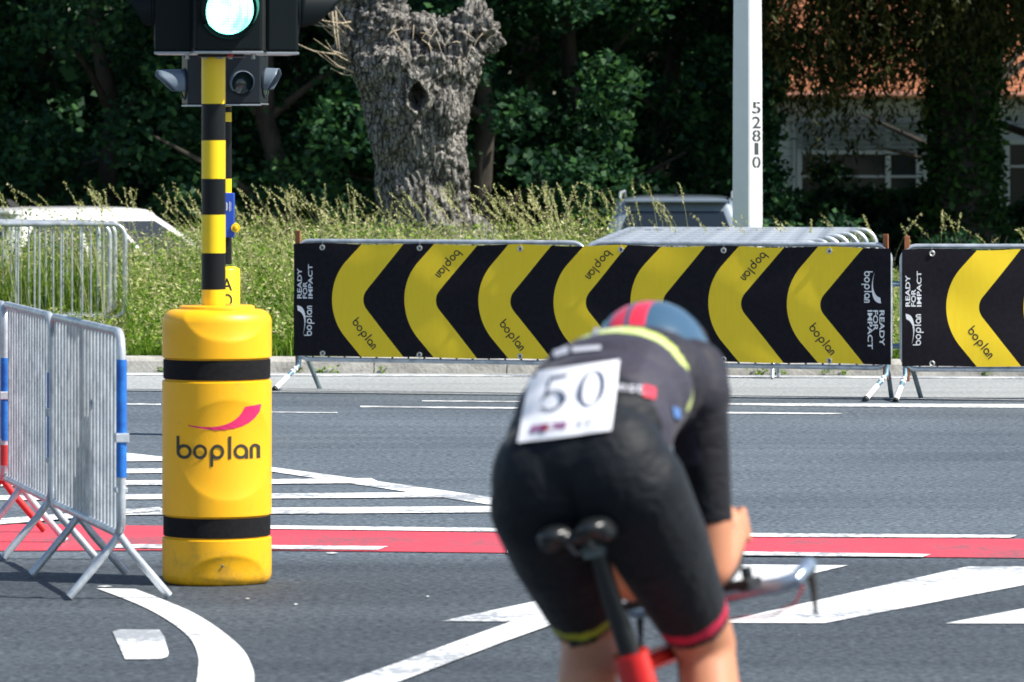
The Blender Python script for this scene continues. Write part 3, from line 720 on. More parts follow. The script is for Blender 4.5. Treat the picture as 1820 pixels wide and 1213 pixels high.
# ------------------------------------------------------------- pollard willow
def bark_mat():
    m = principled('willow_bark', (.3, .28, .25), .95, 0, .2); N, L, b = nodes(m)
    tc = N.new('ShaderNodeTexCoord'); mp = N.new('ShaderNodeMapping'); mp.inputs['Scale'].default_value = (1, 1, .17)
    L.new(tc.outputs['Object'], mp.inputs[0])
    n = N.new('ShaderNodeTexNoise'); n.inputs['Scale'].default_value = 22; n.inputs['Detail'].default_value = 9; n.inputs['Roughness'].default_value = .7; n.inputs['Distortion'].default_value = .8
    L.new(mp.outputs[0], n.inputs[0])
    n.inputs['Scale'].default_value = 13; n.inputs['Distortion'].default_value = 1.6
    wn = N.new('ShaderNodeTexNoise'); wn.inputs['Scale'].default_value = 5; wn.inputs['Detail'].default_value = 4; L.new(tc.outputs['Object'], wn.inputs[0])
    va = N.new('ShaderNodeVectorMath'); va.operation = 'MULTIPLY_ADD'; va.inputs[1].default_value = (.20, .20, .10); L.new(wn.outputs['Color'], va.inputs[0]); L.new(mp.outputs[0], va.inputs[2])
    vo = N.new('ShaderNodeTexVoronoi'); vo.feature = 'DISTANCE_TO_EDGE'; vo.inputs['Scale'].default_value = 19; L.new(va.outputs[0], vo.inputs[0])
    cl_ = N.new('ShaderNodeMapRange'); cl_.inputs[1].default_value = .0; cl_.inputs[2].default_value = .16; cl_.inputs[3].default_value = -.06; cl_.inputs[4].default_value = .20; L.new(vo.outputs[0], cl_.inputs[0])
    ad = N.new('ShaderNodeMath'); ad.operation = 'ADD'; L.new(cl_.outputs[0], ad.inputs[0]); L.new(n.outputs[0], ad.inputs[1])
    r = N.new('ShaderNodeValToRGB'); e = r.color_ramp.elements; e[0].position = .40; e[1].position = .80
    e[0].color = (.035, .031, .027, 1); e[1].color = (.52, .49, .44, 1); k = e.new(.58); k.color = (.20, .19, .175, 1)
    L.new(ad.outputs[0], r.inputs[0]); L.new(r.outputs[0], b.inputs['Base Color'])
    bp = N.new('ShaderNodeBump'); bp.inputs['Strength'].default_value = 1; bp.inputs['Distance'].default_value = .07
    L.new(ad.outputs[0], bp.inputs['Height']); L.new(bp.outputs[0], b.inputs['Normal']); return m
M['bark'] = bark_mat()
TD = 45.5; sT = F/TD; TX = (752-CX)/sT; TZ0 = terr(0, TD)-.05
def tp(px, py, dy=0): return Vector(((px-752)/sT, dy, CAMH-(py-HY)/sT-TZ0))
mb = MB()
prof = [(470, 665, 860), (430, 676, 850), (387, 681, 842), (340, 672, 828), (300, 664, 824), (250, 655, 826), (213, 649, 832), (175, 640, 838), (142, 628, 845), (100, 622, 858)]
rings = []
for y, l, r_ in prof:
    c = tp((l+r_)/2, y); a = (r_-l)/2/sT
    rings.append([c+Vector((a*math.cos(q)*(1+.05*math.sin(3*q+y*.01)), a*.85*math.sin(q), 0)) for q in [2*PI*j/28 for j in range(28)]])
mb.loft(rings)
mb.cone(tp(690, 120), tp(660, 20, .02), .30, .27); mb.cone(tp(660, 20), tp(655, -40), .27, .24); mb.ell(tp(690, 60), (.16, .25, .25))
mb.ell(tp(628, 75), (.13, .2, .3)); mb.ell(tp(700, 30), (.10, .2, .14)); mb.ell(tp(648, -20), (.24, .25, .2))
mb.cone(tp(790, 130), tp(840, 65, -.03), .27, .21); mb.ell(tp(850, 62), (.17, .22, .2)); mb.ell(tp(868, 72), (.10, .16, .15)); mb.ell(tp(838, 34), (.12, .16, .11)); mb.ell(tp(812, 50), (.14, .18, .12))
mb.ell(tp(758, 58), (.12, .18, .13)); mb.ell(tp(772, 70), (.16, .22, .16)); mb.ell(tp(735, 100), (.2, .3, .16))
mb.ell(tp(845, 440), (.20, .3, .3)); mb.ell(tp(690, 440), (.2, .3, .25)); mb.ell(tp(700, 195, -.30), (.12, .12, .14)); mb.ell(tp(790, 200, -.28), (.16, .15, .3))
me = remesh(mb, .013, 6); me.materials.append(M['bark'])
hole = tp(743, 172, -.36)
co = np.empty(len(me.vertices)*3); me.vertices.foreach_get('co', co); co = co.reshape(-1, 3)
no = np.array([v.normal[:] for v in me.vertices]); out = co.copy()
for i in range(len(co)):
    p = co[i]; q = Vector((p[0]*5, p[1]*5, p[2]*2.5)); w1 = noise.noise(q)*2.2; w2 = noise.noise(Vector(p*2.3)+Vector((9, 2, 4)))*3.2; tw = Vector((p[0]*10+w1+w2, p[1]*10+w1-w2, p[2]*4.6+noise.noise(q*1.7)*2.4))
    rm_ = noise.ridged_multi_fractal(Vector((tw.x*.60, tw.y*.60, tw.z*.66)), .85, 2.2, 5, 1.0, 2.0)
    c = noise.noise(Vector(p*3.0)); d = .040*(rm_-1.1)+.07*c+.012*noise.noise(Vector(p*30))
    k = min(1, max(0, (p[2]-2.25)/.5))     # knobbly pollard head
    d += k*(.12*noise.noise(Vector(p*7))+.06*noise.noise(Vector(p*17))+.04*noise.noise(Vector(p*33)))
    dx, dz = (p[0]-hole.x)/.080, (p[2]-hole.z)/.125; rr = (abs(dx)**1.4+abs(dz)**1.4)**1.2
    if p[1] < 0 and rr < 2.2:
        if rr < 1: d = -.30*(1-rr)**.5
        else: d += .035*math.exp(-((rr-1.35)/.3)**2)
    out[i] = p+no[i]*d
me.vertices.foreach_set('co', out.ravel()); me.update()
me.polygons.foreach_set('use_smooth', np.ones(len(me.polygons), dtype=bool))
t = thing('pollard_willow', 'thick gnarled pollarded willow trunk with a hollow, standing in tall grass', 'tree', (TX, TD, TZ0))
trunk = bpy.data.objects.new('trunk', me); C.objects.link(trunk); trunk.parent = t
rr_ = random.Random(3); M['twig'] = noisy('pale_twig', (.42, .33, .22), (.55, .46, .33), 9, .8)
def twig(p_, r_): MB().tube(p_, r_, 5).build('twig', M['twig'], t, smooth=True)
for i in range(26):
    p = tp(rr_.uniform(600, 632), rr_.uniform(40, 135), rr_.uniform(-.25, .05)); pts = [p]; d = Vector((-rr_.uniform(.3, 1), rr_.uniform(-.4, .3), rr_.uniform(-.25, .9))).normalized()
    L_ = rr_.uniform(.12, .42)
    for k in range(5): d = (d+Vector((rr_.uniform(-.25, .1), rr_.uniform(-.2, .2), .18+rr_.uniform(-.2, .2)))).normalized(); pts.append(pts[-1]+d*L_/5)
    twig(pts, [.006, .0055, .005, .004, .003, .002])
for (x0, y0, x1, y1) in ((600, 98, 520, 75), (598, 20, 606, 92), (592, 22, 602, 88), (618, 100, 560, 70), (630, 130, 575, 95)):
    a, b = tp(x0, y0, -.2), tp(x1, y1, -.3); twig([a, a.lerp(b, .5)+Vector((0, 0, -.03)), b], [.009, .006, .002])
for i in range(20):
    p = tp(rr_.uniform(700, 870), rr_.uniform(40, 110), -.42); d = Vector((rr_.uniform(-1, 1), -.2, rr_.uniform(-1, .6))).normalized()
    twig([p, p+d*.06, p+d*.12+Vector((0, 0, -.02))], [.005, .004, .002])
mb = MB()
for i in range(14): mb.ell(hole+Vector((rr_.uniform(-.05, .05), .10+rr_.uniform(-.03, .03), -.10+rr_.uniform(-.05, .03))), (.03, .03, .022), 0, 8)
mb.build('rotten_wood', M['bark'], t, smooth=True)

# ------------------------------------------------------------- leaves helper
def leaf_quads(P0, size, elong=1.6, up_bias=.35, seed=0, droop=None):
    g = np.random.default_rng(seed); n = len(P0)
    nrm_ = g.normal(size=(n, 3)); nrm_[:, 2] = np.abs(nrm_[:, 2])+up_bias; nrm_ /= np.linalg.norm(nrm_, axis=1)[:, None]
    a = g.normal(size=(n, 3))
    if droop is not None: a = a*.35+np.array([0, 0, -1.0])*droop
    a -= nrm_*np.sum(a*nrm_, axis=1)[:, None]; a /= np.linalg.norm(a, axis=1)[:, None]; b = np.cross(nrm_, a)
    s = (size*g.uniform(.6, 1.35, n))[:, None]
    mid = nrm_*s*.12
    V = np.stack([P0-a*s*elong/2, P0+b*s/2-mid-a*s*.1, P0+a*s*elong/2, P0-b*s/2-mid-a*s*.1], 1).reshape(-1, 3)
    Fq = np.arange(n*4).reshape(n, 4); return V, Fq
def blob_points(blobs, n, seed, shell=.55):
    g = np.random.default_rng(seed); w = np.array([b[3]**2 for b in blobs]); w /= w.sum(); idx = g.choice(len(blobs), n, p=w)
    B = np.array(blobs); d = g.normal(size=(n, 3)); d /= np.linalg.norm(d, axis=1)[:, None]
    r = B[idx, 3]*(shell+(1-shell)*g.uniform(0, 1, n))*g.uniform(.85, 1.15, n)
    return B[idx, :3]+d*r[:, None]*np.array([1, 1, .75])
M['leaf_dark'] = leafmat('leaf_dark', (.008, .032, .019), (.016, .058, .026), (.045, .125, .034), .25, .6)
M['leaf_mid'] = leafmat('leaf_mid', (.010, .042, .024), (.022, .078, .03), (.065, .16, .04), .3, .6)
M['leaf_willow'] = leafmat('leaf_willow', (.02, .028, .008), (.05, .06, .016), (.10, .10, .028), .3)
M['leaf_ivy'] = leafmat('leaf_ivy', (.012, .035, .014), (.028, .075, .02), (.07, .15, .03), .25, .4)

def tree(label, x, y, h, rad, seed, n_low=9000, low_to=4.6, leaf=.075, mat='leaf_dark', group=None, tr=.16, low=True, name='broadleaf_tree'):
    g = random.Random(seed); z0 = terr(x, y); t = thing(name, label, 'tree', (x, y, z0), 0, group)
    mb = MB(); pts = [(0, 0, 0)]
    for k in range(1, 7): pts.append((g.uniform(-.12, .12)*k, g.uniform(-.12, .12)*k, h*.8*k/6))
    mb.tube(pts, [tr*(1-.13*k) for k in range(7)], 10)
    for k in range(9):
        i = g.randint(1, 5); p = Vector(pts[i]); a = g.uniform(0, 2*PI); L_ = rad*g.uniform(.5, .9); d = Vector((math.cos(a), math.sin(a), g.uniform(.2, .7)))
        mb.tube([p, p+d*L_*.5+Vector((0, 0, .1)), p+d*L_], [tr*.4, tr*.25, tr*.08], 6)
    mb.build('trunk', M['tree_bark'], t, smooth=True)
    Vs = []; Fs = []; nn = 0
    if low:
        blobs = []
        for k in range(46):
            a = g.uniform(0, 2*PI); r_ = rad*math.sqrt(g.uniform(.1, 1))*.85; zc = g.uniform(.1, low_to)
            blobs.append((r_*math.cos(a), r_*math.sin(a), zc, g.uniform(.3, .75)))
        V, Fq = leaf_quads(blob_points(blobs, n_low, seed), leaf, seed=seed+1); Vs.append(V); Fs.append(Fq+nn); nn += len(V)
    blobs = []
    for k in range(40):
        a = g.uniform(0, 2*PI); zc = g.uniform(low_to+1.1, h); q = 1-((zc-h*.55)/(h*.6))**2; r_ = rad*1.15*math.sqrt(g.uniform(.02, 1))*max(.3, q)
        blobs.append((r_*math.cos(a), r_*math.sin(a), zc, g.uniform(.6, 1.2)))
    V, Fq = leaf_quads(blob_points(blobs, 6500, seed+5), .24, seed=seed+2); Vs.append(V); Fs.append(Fq+nn); nn += len(V)
    np_mesh('crown', np.concatenate(Vs), np.concatenate(Fs), M[mat], t)
    return t
tl = [(-7.4, 62.5, 'leafy tree at the far left edge, behind the white car'), (-4.9, 61.5, 'leafy tree behind the tall traffic light'), (-2.7, 60, 'leafy tree just left of the pollard willow trunk'),
      (-.5, 60.5, 'leafy tree directly behind the pollard willow'), (.9, 62.5, 'leafy tree right of the pollard willow, above the parked grey car'), (1.9, 67, 'bushy tree just left of the white lamp post'),]
for i, (x, y, lab) in enumerate(tl):
    tree(lab, x, y, 9.5, 2.1, 20+i, n_low=18000, leaf=.072, mat='leaf_dark' if i % 2 else 'leaf_mid', group='leafy trees beyond the verge')
tl2 = [(-9.5, 68, 'far left'), (-6.2, 69, 'left'), (-3.0, 70, 'mid left'), (.2, 72, 'middle'), (2.0, 77, 'mid right')]
wd = ['tall tree in the second row at the far left of the wood', 'tall tree in the second row, seen left of the traffic light', 'tall tree in the second row, between traffic light and willow',
      'tall tree in the second row, behind the willow', 'tall tree in the second row, at the left side of the house']
for i, (x, y, lab) in enumerate(tl2): tree(wd[i], x, y, 12, 2.8, 50+i, n_low=8000, leaf=.11, mat='leaf_dark', group='leafy trees beyond the verge')
# unseen trees added right of the view to shade the wood and garden
for i, (x, y) in enumerate(((12.5, 59), (15.5, 61), (17.5, 56), (12.5, 66), (16.5, 68), (8.6, 70.5))):
    tree('unseen tall tree added right of the picture to shade the garden', x, y, 13, 3.3, 80+i, low=False, tr=.25, group='unseen trees added to shade the garden and house', mat='leaf_dark')
tree('unseen tree added to dim the house front, its crown over the roof', 7.6, 82.5, 12, 3.6, 95, low=False, tr=.22, group='unseen trees added to shade the garden and house')  # extra tree, crown out of view, added to dim the house wall and roof
# far wood closing the view
g = np.random.default_rng(5); n = 60000
Pp = np.stack([g.uniform(-30, 40, n), g.uniform(104, 125, n), g.uniform(-.5, 16, n)], 1)
V, Fq = leaf_quads(Pp, .5, seed=9); tag(np_mesh('far_wood', V, Fq, M['leaf_dark']), 'dense dark wood closing the view behind the garden', 'wood', kind='stuff')
# big dark trunk with ivy, and hanging willow foliage
BD = 63.0; sB = F/BD; bx0 = (1712-CX)/sB; z0 = terr(bx0, BD)
t = thing('big_willow', 'massive dark trunk with hanging foliage in front of the house', 'tree', (bx0, BD, z0))
mb = MB(); mb.tube([(.1, 0, 0), (.0, 0, 1), (-.02, 0, 2.5), (.1, .1, 5), (.3, .2, 8)], [.50, .38, .36, .33, .22], 16)
for a in range(7):
    d = Vector((math.cos(a*.95), math.sin(a*.95), .55)); mb.tube([(.1, 0, 4+.35*a), Vector((.1, 0, 4.2+.35*a))+d*1.6, Vector((0, 0, 4.2+.35*a))+d*3.2+Vector((0, 0, .4))], [.14, .09, .03], 8)
mb.build('trunk', M['tree_bark'], t, smooth=True)
g = np.random.default_rng(31); Vs = []; Fs = []; nn = 0
th_ = g.uniform(0, 2*PI, 9000); zz_ = g.uniform(0, 6, 9000); rr_n = .40+.16*g.uniform(0, 1, 9000)**2+.12*(zz_ < 1.2)*g.uniform(0, 2, 9000)
V, Fq = leaf_quads(np.stack([rr_n*np.cos(th_), rr_n*np.sin(th_), zz_], 1), .07, seed=32); np_mesh('ivy', V, Fq, M['leaf_ivy'], t)
# hanging strands: crown
strands = []
for k in range(1050):
    px = g.uniform(1350, 1860)
    if 1385 < px < 1460 and g.uniform() < .6: continue
    x = (px-CX)/sB-bx0; y = g.uniform(-2.2, 2.8); base = 120+55*math.sin((px-1350)/120.0+1.0)+g.normal()*28
    if g.uniform() < .14: base += g.uniform(40, 140)
    zb_ = CAMH-(base-HY)*(BD+y)/F-z0; zt_ = g.uniform(4.5, 6.5)
    n_ = int((zt_-zb_)*22)
    zs = g.uniform(zb_, zt_, n_); sw = .05*np.sin(zs*2+k); strands.append(np.stack([x+sw+g.normal(size=n_)*.035, y+g.normal(size=n_)*.035, zs], 1))
V, Fq = leaf_quads(np.concatenate(strands), .034, elong=3.4, seed=33, droop=1.0); Vs.append(V); Fs.append(Fq); nn += len(V)
blobs = [(g.uniform(-4.6, 5.6), g.uniform(-2.4, 17), g.uniform(6.2, 9.0), g.uniform(.9, 1.6)) for k in range(110)]  # unseen upper canopy, stretched back to keep sky light off the house
V, Fq = leaf_quads(blob_points(blobs, 17000, 3), .24, seed=4); Vs.append(V); Fs.append(Fq+nn)
np_mesh('crown', np.concatenate(Vs), np.concatenate(Fs), M['leaf_willow'], t)
# garden bushes in front of the house
def bush(label, px, D, ytop, w, n, leaf, seed, mat='leaf_mid', name='garden_bush'):
    g_ = random.Random(seed); x = (px-CX)*D/F; z0_ = terr(x, D); H_ = CAMH-(ytop-HY)*D/F-z0_; t = thing(name, label, 'bush', (x, D, z0_), 0, 'bushes in the garden')
    mb = MB()
    for k in range(7):
        a = g_.uniform(0, 2*PI); mb.tube([(0, 0, 0), (w*.2*math.cos(a), w*.2*math.sin(a), H_*.45), (w*.4*math.cos(a), w*.4*math.sin(a), H_*.85)], [.02, .014, .006], 6)
    mb.build('stem', M['tree_bark'], t, smooth=True)
    bl = [(g_.uniform(-w, w)*.75, g_.uniform(-.5, .5), H_*g_.uniform(.1, .85), g_.uniform(.16, .34)) for k in range(26)]
    V, Fq = leaf_quads(blob_points(bl, n, seed, .3), leaf, seed=seed+1); np_mesh('foliage', V, Fq, M[mat], t)
bush('climbing leafy bush against the house wall, right of the lamp post', 1395, 70, 330, .45, 1800, .06, 1)
bush('bright leafed bush under the left house window', 1440, 66, 322, .38, 1300, .07, 2)
bush('tall loose bush in front of the left half of the house window', 1500, 72, 262, .55, 2600, .07, 9, 'leaf_dark')
bush('broad dark bush below the shuttered window', 1545, 68, 318, 1.0, 6500, .07, 3, 'leaf_dark')
bush('dark bush left of the massive trunk', 1625, 66, 300, .6, 4200, .07, 4, 'leaf_dark')
bush('dark bush right of the massive trunk', 1790, 66, 335, .7, 4200, .07, 5, 'leaf_dark')
bush('tall ivy-leaved shrub just right of the white lamp post', 1352, 62, 40, .22, 5200, .07, 6, 'leaf_dark')
bush('low dark bush between the lamp post and the barrier stack', 1450, 56, 372, 1.0, 3600, .06, 7, 'leaf_dark')
bush('low dark bush at the right edge, behind the second banner', 1720, 56, 385, 1.1, 4200, .06, 8, 'leaf_dark')

# ------------------------------------------------------------- house
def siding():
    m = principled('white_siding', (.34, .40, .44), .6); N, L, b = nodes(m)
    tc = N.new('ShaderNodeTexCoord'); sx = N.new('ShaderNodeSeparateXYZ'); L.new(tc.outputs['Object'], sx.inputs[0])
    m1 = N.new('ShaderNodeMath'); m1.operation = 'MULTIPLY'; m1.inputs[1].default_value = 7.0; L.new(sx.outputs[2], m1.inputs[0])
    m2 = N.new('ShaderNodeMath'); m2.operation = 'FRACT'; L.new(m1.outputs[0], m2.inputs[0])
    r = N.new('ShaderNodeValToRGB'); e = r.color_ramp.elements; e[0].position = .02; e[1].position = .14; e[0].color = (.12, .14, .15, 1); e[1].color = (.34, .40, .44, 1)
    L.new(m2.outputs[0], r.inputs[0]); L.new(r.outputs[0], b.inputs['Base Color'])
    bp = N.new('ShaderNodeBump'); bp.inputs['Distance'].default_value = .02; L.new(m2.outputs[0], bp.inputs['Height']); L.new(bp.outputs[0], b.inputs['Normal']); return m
def tiles():
    m = principled('roof_tiles', (.5, .2, .1), .8); N, L, b = nodes(m)
    tc = N.new('ShaderNodeTexCoord'); br = N.new('ShaderNodeTexBrick'); br.inputs['Scale'].default_value = 3.2
    br.inputs['Color1'].default_value = (.52, .20, .085, 1); br.inputs['Color2'].default_value = (.36, .12, .05, 1); br.inputs['Mortar'].default_value = (.10, .04, .02, 1); br.inputs['Mortar Size'].default_value = .03
    L.new(tc.outputs['Object'], br.inputs[0]); L.new(br.outputs[0], b.inputs['Base Color']); return m
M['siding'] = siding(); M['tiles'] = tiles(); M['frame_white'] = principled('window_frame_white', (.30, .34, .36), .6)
M['glass_dark'] = principled('window_glass', (.012, .018, .02), .1, 0, .25); M['shutter'] = noisy('grey_shutter', (.10, .13, .14), (.15, .18, .19), 5, .6)
HD = 90.0; hz = terr(8, HD); t = thing('house', 'low white clapboard house with orange tiled roof, shaded by the big willow', 'house', (0, HD, hz))
hx0, hx1 = (1368-CX)/100, 17.0; ez = CAMH+.88-hz
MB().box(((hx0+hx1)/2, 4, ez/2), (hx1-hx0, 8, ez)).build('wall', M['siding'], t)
mb = MB(); mb.add([(hx0-.3, -.55, ez-.02), (hx1+.3, -.55, ez-.02), (hx1+.3, 4, ez+3.7), (hx0-.3, 4, ez+3.7), (hx1+.3, 8.5, ez), (hx0-.3, 8.5, ez), (hx0-.3, -.55, ez-.14), (hx1+.3, -.55, ez-.14), (hx1+.3, 8.5, ez-.12), (hx0-.3, 8.5, ez-.12)],
    [(0, 1, 2, 3), (3, 2, 4, 5), (6, 9, 8, 7), (0, 6, 7, 1), (5, 4, 8, 9), (0, 3, 5, 9, 6), (1, 7, 8, 4, 2)])
rf = mb.build('roof', M['tiles'], t)
MB().tube([(hx0-.3, -.62, ez-.08), (hx1+.3, -.62, ez-.08)], .06, 10).build('gutter', principled('copper_gutter', (.45, .22, .15), .5, .3), t, smooth=True)
mb = MB(); mb.box((hx0+1.5, 3, ez+3.4), (.6, .6, 1.6)); mb.build('chimney', M['tiles'], rf)
def window(x0, x1, z0, z1, mull, shut=0):
    cx_ = (x0+x1)/2; mb = MB(); w = .09
    mb.box((cx_, -.04, z1-w/2), (x1-x0, .08, w)); mb.box((cx_, -.04, z0+w/2), (x1-x0, .08, w))
    for x in [x0+w/2, x1-w/2]+mull: mb.box((x, -.041, (z0+z1)/2), (w, .078, z1-z0-2*w))
    fr = mb.build('window', M['frame_white'], t)
    zt = z1-shut
    MB().box((cx_, -.012, (z0+zt)/2), (x1-x0-2*w, .02, zt-z0-2*w+.1)).build('pane', M['glass_dark'], fr)
    if shut:
        mb = MB(); k = int(shut/.075)
        for i in range(k): mb.box((cx_, -.075, z1-shut+(i+.5)*shut/k), (x1-x0-.02, .05, shut/k*.72))
        mb.box((cx_, -.05, z1-shut/2), (x1-x0-.06, .03, shut)); mb.build('shutter', M['shutter'], fr)
        MB().box((cx_, -.06, z1-shut-.05), (x1-x0-.1, .06, .07)).build('transom', M['frame_white'], fr)
    MB().box((cx_, -.06, z1-shut-.48), (x1-x0-.2, .03, .04)).build('glazing_bar', M['frame_white'], fr)
W_ = lambda px: (px-CX)/100.0
window(W_(1416), W_(1637), .15-0, CAMH+.34-hz, [W_(1468), W_(1578)], .50)
window(W_(1785), W_(1900), .15, CAMH+.02-hz, [W_(1840)])
MB().box((W_(1830), -.10, CAMH+.24-hz), (1.6, .2, .04)).build('ledge', M['frame_white'], t)
MB().box((W_(1412), -.03, ez/2), (.06, .06, ez-.2)).build('downpipe', M['frame_white'], t)

# ------------------------------------------------------------- cars
def car(name, label, loc, rz, paintm, hgt=1.62, L_=4.3, wid=1.8, rails=False, wagon=True, cat='car'):
    t = thing(name, label, cat, loc, rz)
    # local: y forward, x right, rear at -L/2
    hb = hgt*.58
    def sec(y, zt, hw, zb_=.28, n=9):
        pts = [(-hw*.96, y, zb_), (-hw, y, zb_+.15), (-hw*1.0, y, zt*.72), (-hw*.95, y, zt*.93), (-hw*.80, y, zt), (hw*.80, y, zt), (hw*.95, y, zt*.93), (hw, y, zt*.72), (hw, y, zb_+.15), (hw*.96, y, zb_)]
        return [Vector(p) for p in pts]
    h = wid/2; mb = MB()
    mb.loft([sec(-L_/2, hb*.80, h*.86, .35), sec(-L_/2+.10, hb*.97, h*.94), sec(-L_/2+.5, hb, h), sec(0, hb, h), sec(L_*.18, hb*.98, h), sec(L_*.36, hb*.86, h*.97), sec(L_/2-.12, hb*.72, h*.9), sec(L_/2, hb*.5, h*.8, .35)])
    mb.build('body', paintm, t, smooth=50)
    # greenhouse: one rounded shell with the glass set in its faces
    ry0, ry1 = (-L_/2+.50, L_*.07); by0, by1 = (-L_/2+.14, L_*.27); rw, bw = h*.72, h*.95
    def q(x, y, z): return Vector((x, y, z))
    def wall(u):
        k = 1-(1-u)**1.25; k2 = u**1.5
        return bw+(rw-bw)*(.55*k2+.45*u), by0+(ry0-by0)*(.5*k2+.5*u), by1+(ry1-by1)*u, hb-.03+(hgt-.10-hb+.03)*u
    def ringp(u, ins=0, zadd=0, rc=.16, n=6):
        w_, ya, yb, z = wall(u); w_ -= ins; ya += ins; yb -= ins; pts = []
        for cx_, cy_, a0_ in ((w_-rc, yb-rc, 0), (-w_+rc, yb-rc, PI/2), (-w_+rc, ya+rc, PI), (w_-rc, ya+rc, 1.5*PI)):
            for i in range(n+1): a = a0_+i*PI/2/n; pts.append(q(cx_+rc*math.cos(a), cy_+rc*math.sin(a), z+zadd))
        return pts
    mb = MB(); mb.loft([ringp(u) for u in (0, .2, .4, .6, .8, 1)]+[ringp(1, .02, .035), ringp(1, .07, .065), ringp(1, .18, .088), ringp(1, .40, .10, .10)])
    mb.build('roof', paintm, t, smooth=60)
    def pane(name, fn_):
        mb = MB(); vs = []; n = 8
        for i in range(n+1):
            for j in range(n+1): vs.append(fn_(.06+.84*i/n, -1+2*j/n))
        mb.add(vs, [(i*(n+1)+j, i*(n+1)+j+1, (i+1)*(n+1)+j+1, (i+1)*(n+1)+j) for i in range(n) for j in range(n)]); o_ = mb.build(name, M['car_glass'], t, smooth=True)
    pane('rear_window', lambda u, v: q(v*(wall(u)[0]-.17), wall(u)[1]-.006, wall(u)[3]))
    pane('windshield', lambda u, v: q(v*(wall(u)[0]-.17), wall(u)[2]+.006, wall(u)[3]))
    for sx in (-1, 1):
        for va, vb in ((-1, -.30), (-.24, .30), (.36, 1)):
            pane('side_window', lambda u, v: q(sx*(wall(u)[0]+.006), (wall(u)[1]+wall(u)[2])/2+((wall(u)[2]-wall(u)[1])/2-.19)*(va+(vb-va)*(v+1)/2), wall(u)[3]))
        mb = MB(); mb.ell((sx*(h+.10), L_*.17, hb+.06), (.11, .05, .075)); mb.build('mirror', paintm, t, smooth=True)
    if wagon: MB().box((0, ry0-.02, hgt-.055), (rw*1.7, .16, .03)).build('spoiler', paintm, t, bevel=.01)
    if rails:
        for sx in (-1, 1):
            mb = MB(); mb.tube([(sx*rw*.92, ry0+.02, hgt-.03), (sx*rw*.92, ry0+.12, hgt+.035), (sx*rw*.92, ry1-.25, hgt+.035), (sx*rw*.92, ry1-.12, hgt-.02)], .014, 8); mb.build('roof_rail', M['galv'], t, smooth=True)
    mb = MB(); mb.add([(-.02, ry0+.28, hgt-.03), (.02, ry0+.28, hgt-.03), (.0, ry0+.10, hgt+.0), (-.018, ry0+.42, hgt-.02), (.018, ry0+.42, hgt-.02), (0, ry0+.26, hgt+.085), (0, ry0+.20, hgt+.085)], [(0, 1, 4, 3), (0, 3, 5, 6), (1, 6, 5, 4), (0, 6, 1), (3, 4, 5)]); mb.v.pop(2); mb.n -= 1; mb.f = [tuple(i-1 if i > 2 else i for i in q_) for q_ in mb.f]; mb.build('antenna', M['rubber'], t)
    for sx in (-1, 1):
        mb = MB(); mb.box((sx*h*.84, -L_/2+.06, hb*.83), (.22, .10, .20)); mb.build('tail_light', M['tail_red'], t, bevel=.02)
        mb = MB(); mb.box((sx*h*.70, L_/2-.10, hb*.60), (.34, .10, .13)); mb.build('headlight', M['car_glass'], t, bevel=.02)
        for yy in (-L_*.31, L_*.31):
            wl = MB(); wl.tube([(sx*(h-.20), yy, .32), (sx*(h+.005), yy, .32)], .32, 24); w_ = wl.build('wheel', M['rubber'], t, smooth=True)
            MB().tube([(sx*(h), yy, .32), (sx*(h+.012), yy, .32)], .20, 20).build('rim', M['galv'], w_, smooth=True)
    MB().box((0, -L_/2+.02, .42), (wid*.9, .10, .18)).build('bumper', M['rubber'], t, bevel=.03)
    MB().box((0, -L_/2+.015, hb*.72), (.5, .02, .11)).build('number_plate', M['frame_white'], t)
    return t
M['car_glass'] = principled('car_glass', (.012, .018, .022), .05, 0, .9); M['tail_red'] = principled('tail_light_red', (.4, .01, .01), .2)
M['car_white'] = principled('white_car_paint', (.80, .81, .82), .25, 0, .6, Coat_Weight=.5); M['car_grey'] = principled('grey_blue_car_paint', (.22, .27, .33), .28, .3, .6, Coat_Weight=.8)
cD = 53.5
car('parked_car', 'grey blue car seen from behind, parked between the willow and the lamp post', ((1218-CX)*cD/F, cD+2, CAMH-(346-HY)*cD/F-1.64), R(-3), M['car_grey'], hgt=1.62, rails=True)
car('parked_car', 'white car parked behind the grass at the far left', ((192-CX)*57/F, 57, CAMH-(369-HY)*56/F-1.46), R(-52), M['car_white'], hgt=1.46, wid=1.78, L_=4.1)

# ------------------------------------------------------------- tall grass
M['grass_green'] = leafmat('grass_green', (.06, .15, .008), (.15, .28, .020), (.33, .45, .07), .35, .55)
M['grass_straw'] = leafmat('grass_straw', (.34, .38, .10), (.54, .53, .22), (.74, .68, .42), .35, .7)
def kerb_y(x): return E1[0].y+(E1[1].y-E1[0].y)*(x-E1[0].x)/(E1[1].x-E1[0].x)+.30
def ribbons(base, hgt, lean, width, seg, seed, curl=.5):
    """curved blades: base (n,3), hgt (n), lean (n,2)"""
    n = len(base); g_ = np.random.default_rng(seed); ang = g_.uniform(0, PI, n); side_ = np.stack([np.cos(ang), np.sin(ang)*.6, np.zeros(n)], 1)
    V = np.zeros((n, seg+1, 2, 3))
    for k in range(seg+1):
        u = k/seg; c = base.copy(); c[:, 0] += lean[:, 0]*u**2; c[:, 1] += lean[:, 1]*u**2; c[:, 2] += hgt*(u-curl*.35*u**3)
        w = (width*(1-.85*u**1.5))[:, None]*side_*.5; V[:, k, 0] = c-w; V[:, k, 1] = c+w
    V = V.reshape(-1, 3); i0 = (np.arange(n)*(seg+1)*2)[:, None]+np.arange(seg)[None, :]*2
    Fq = np.stack([i0, i0+1, i0+3, i0+2], 2).reshape(-1, 4); return V, Fq
g = np.random.default_rng(77)
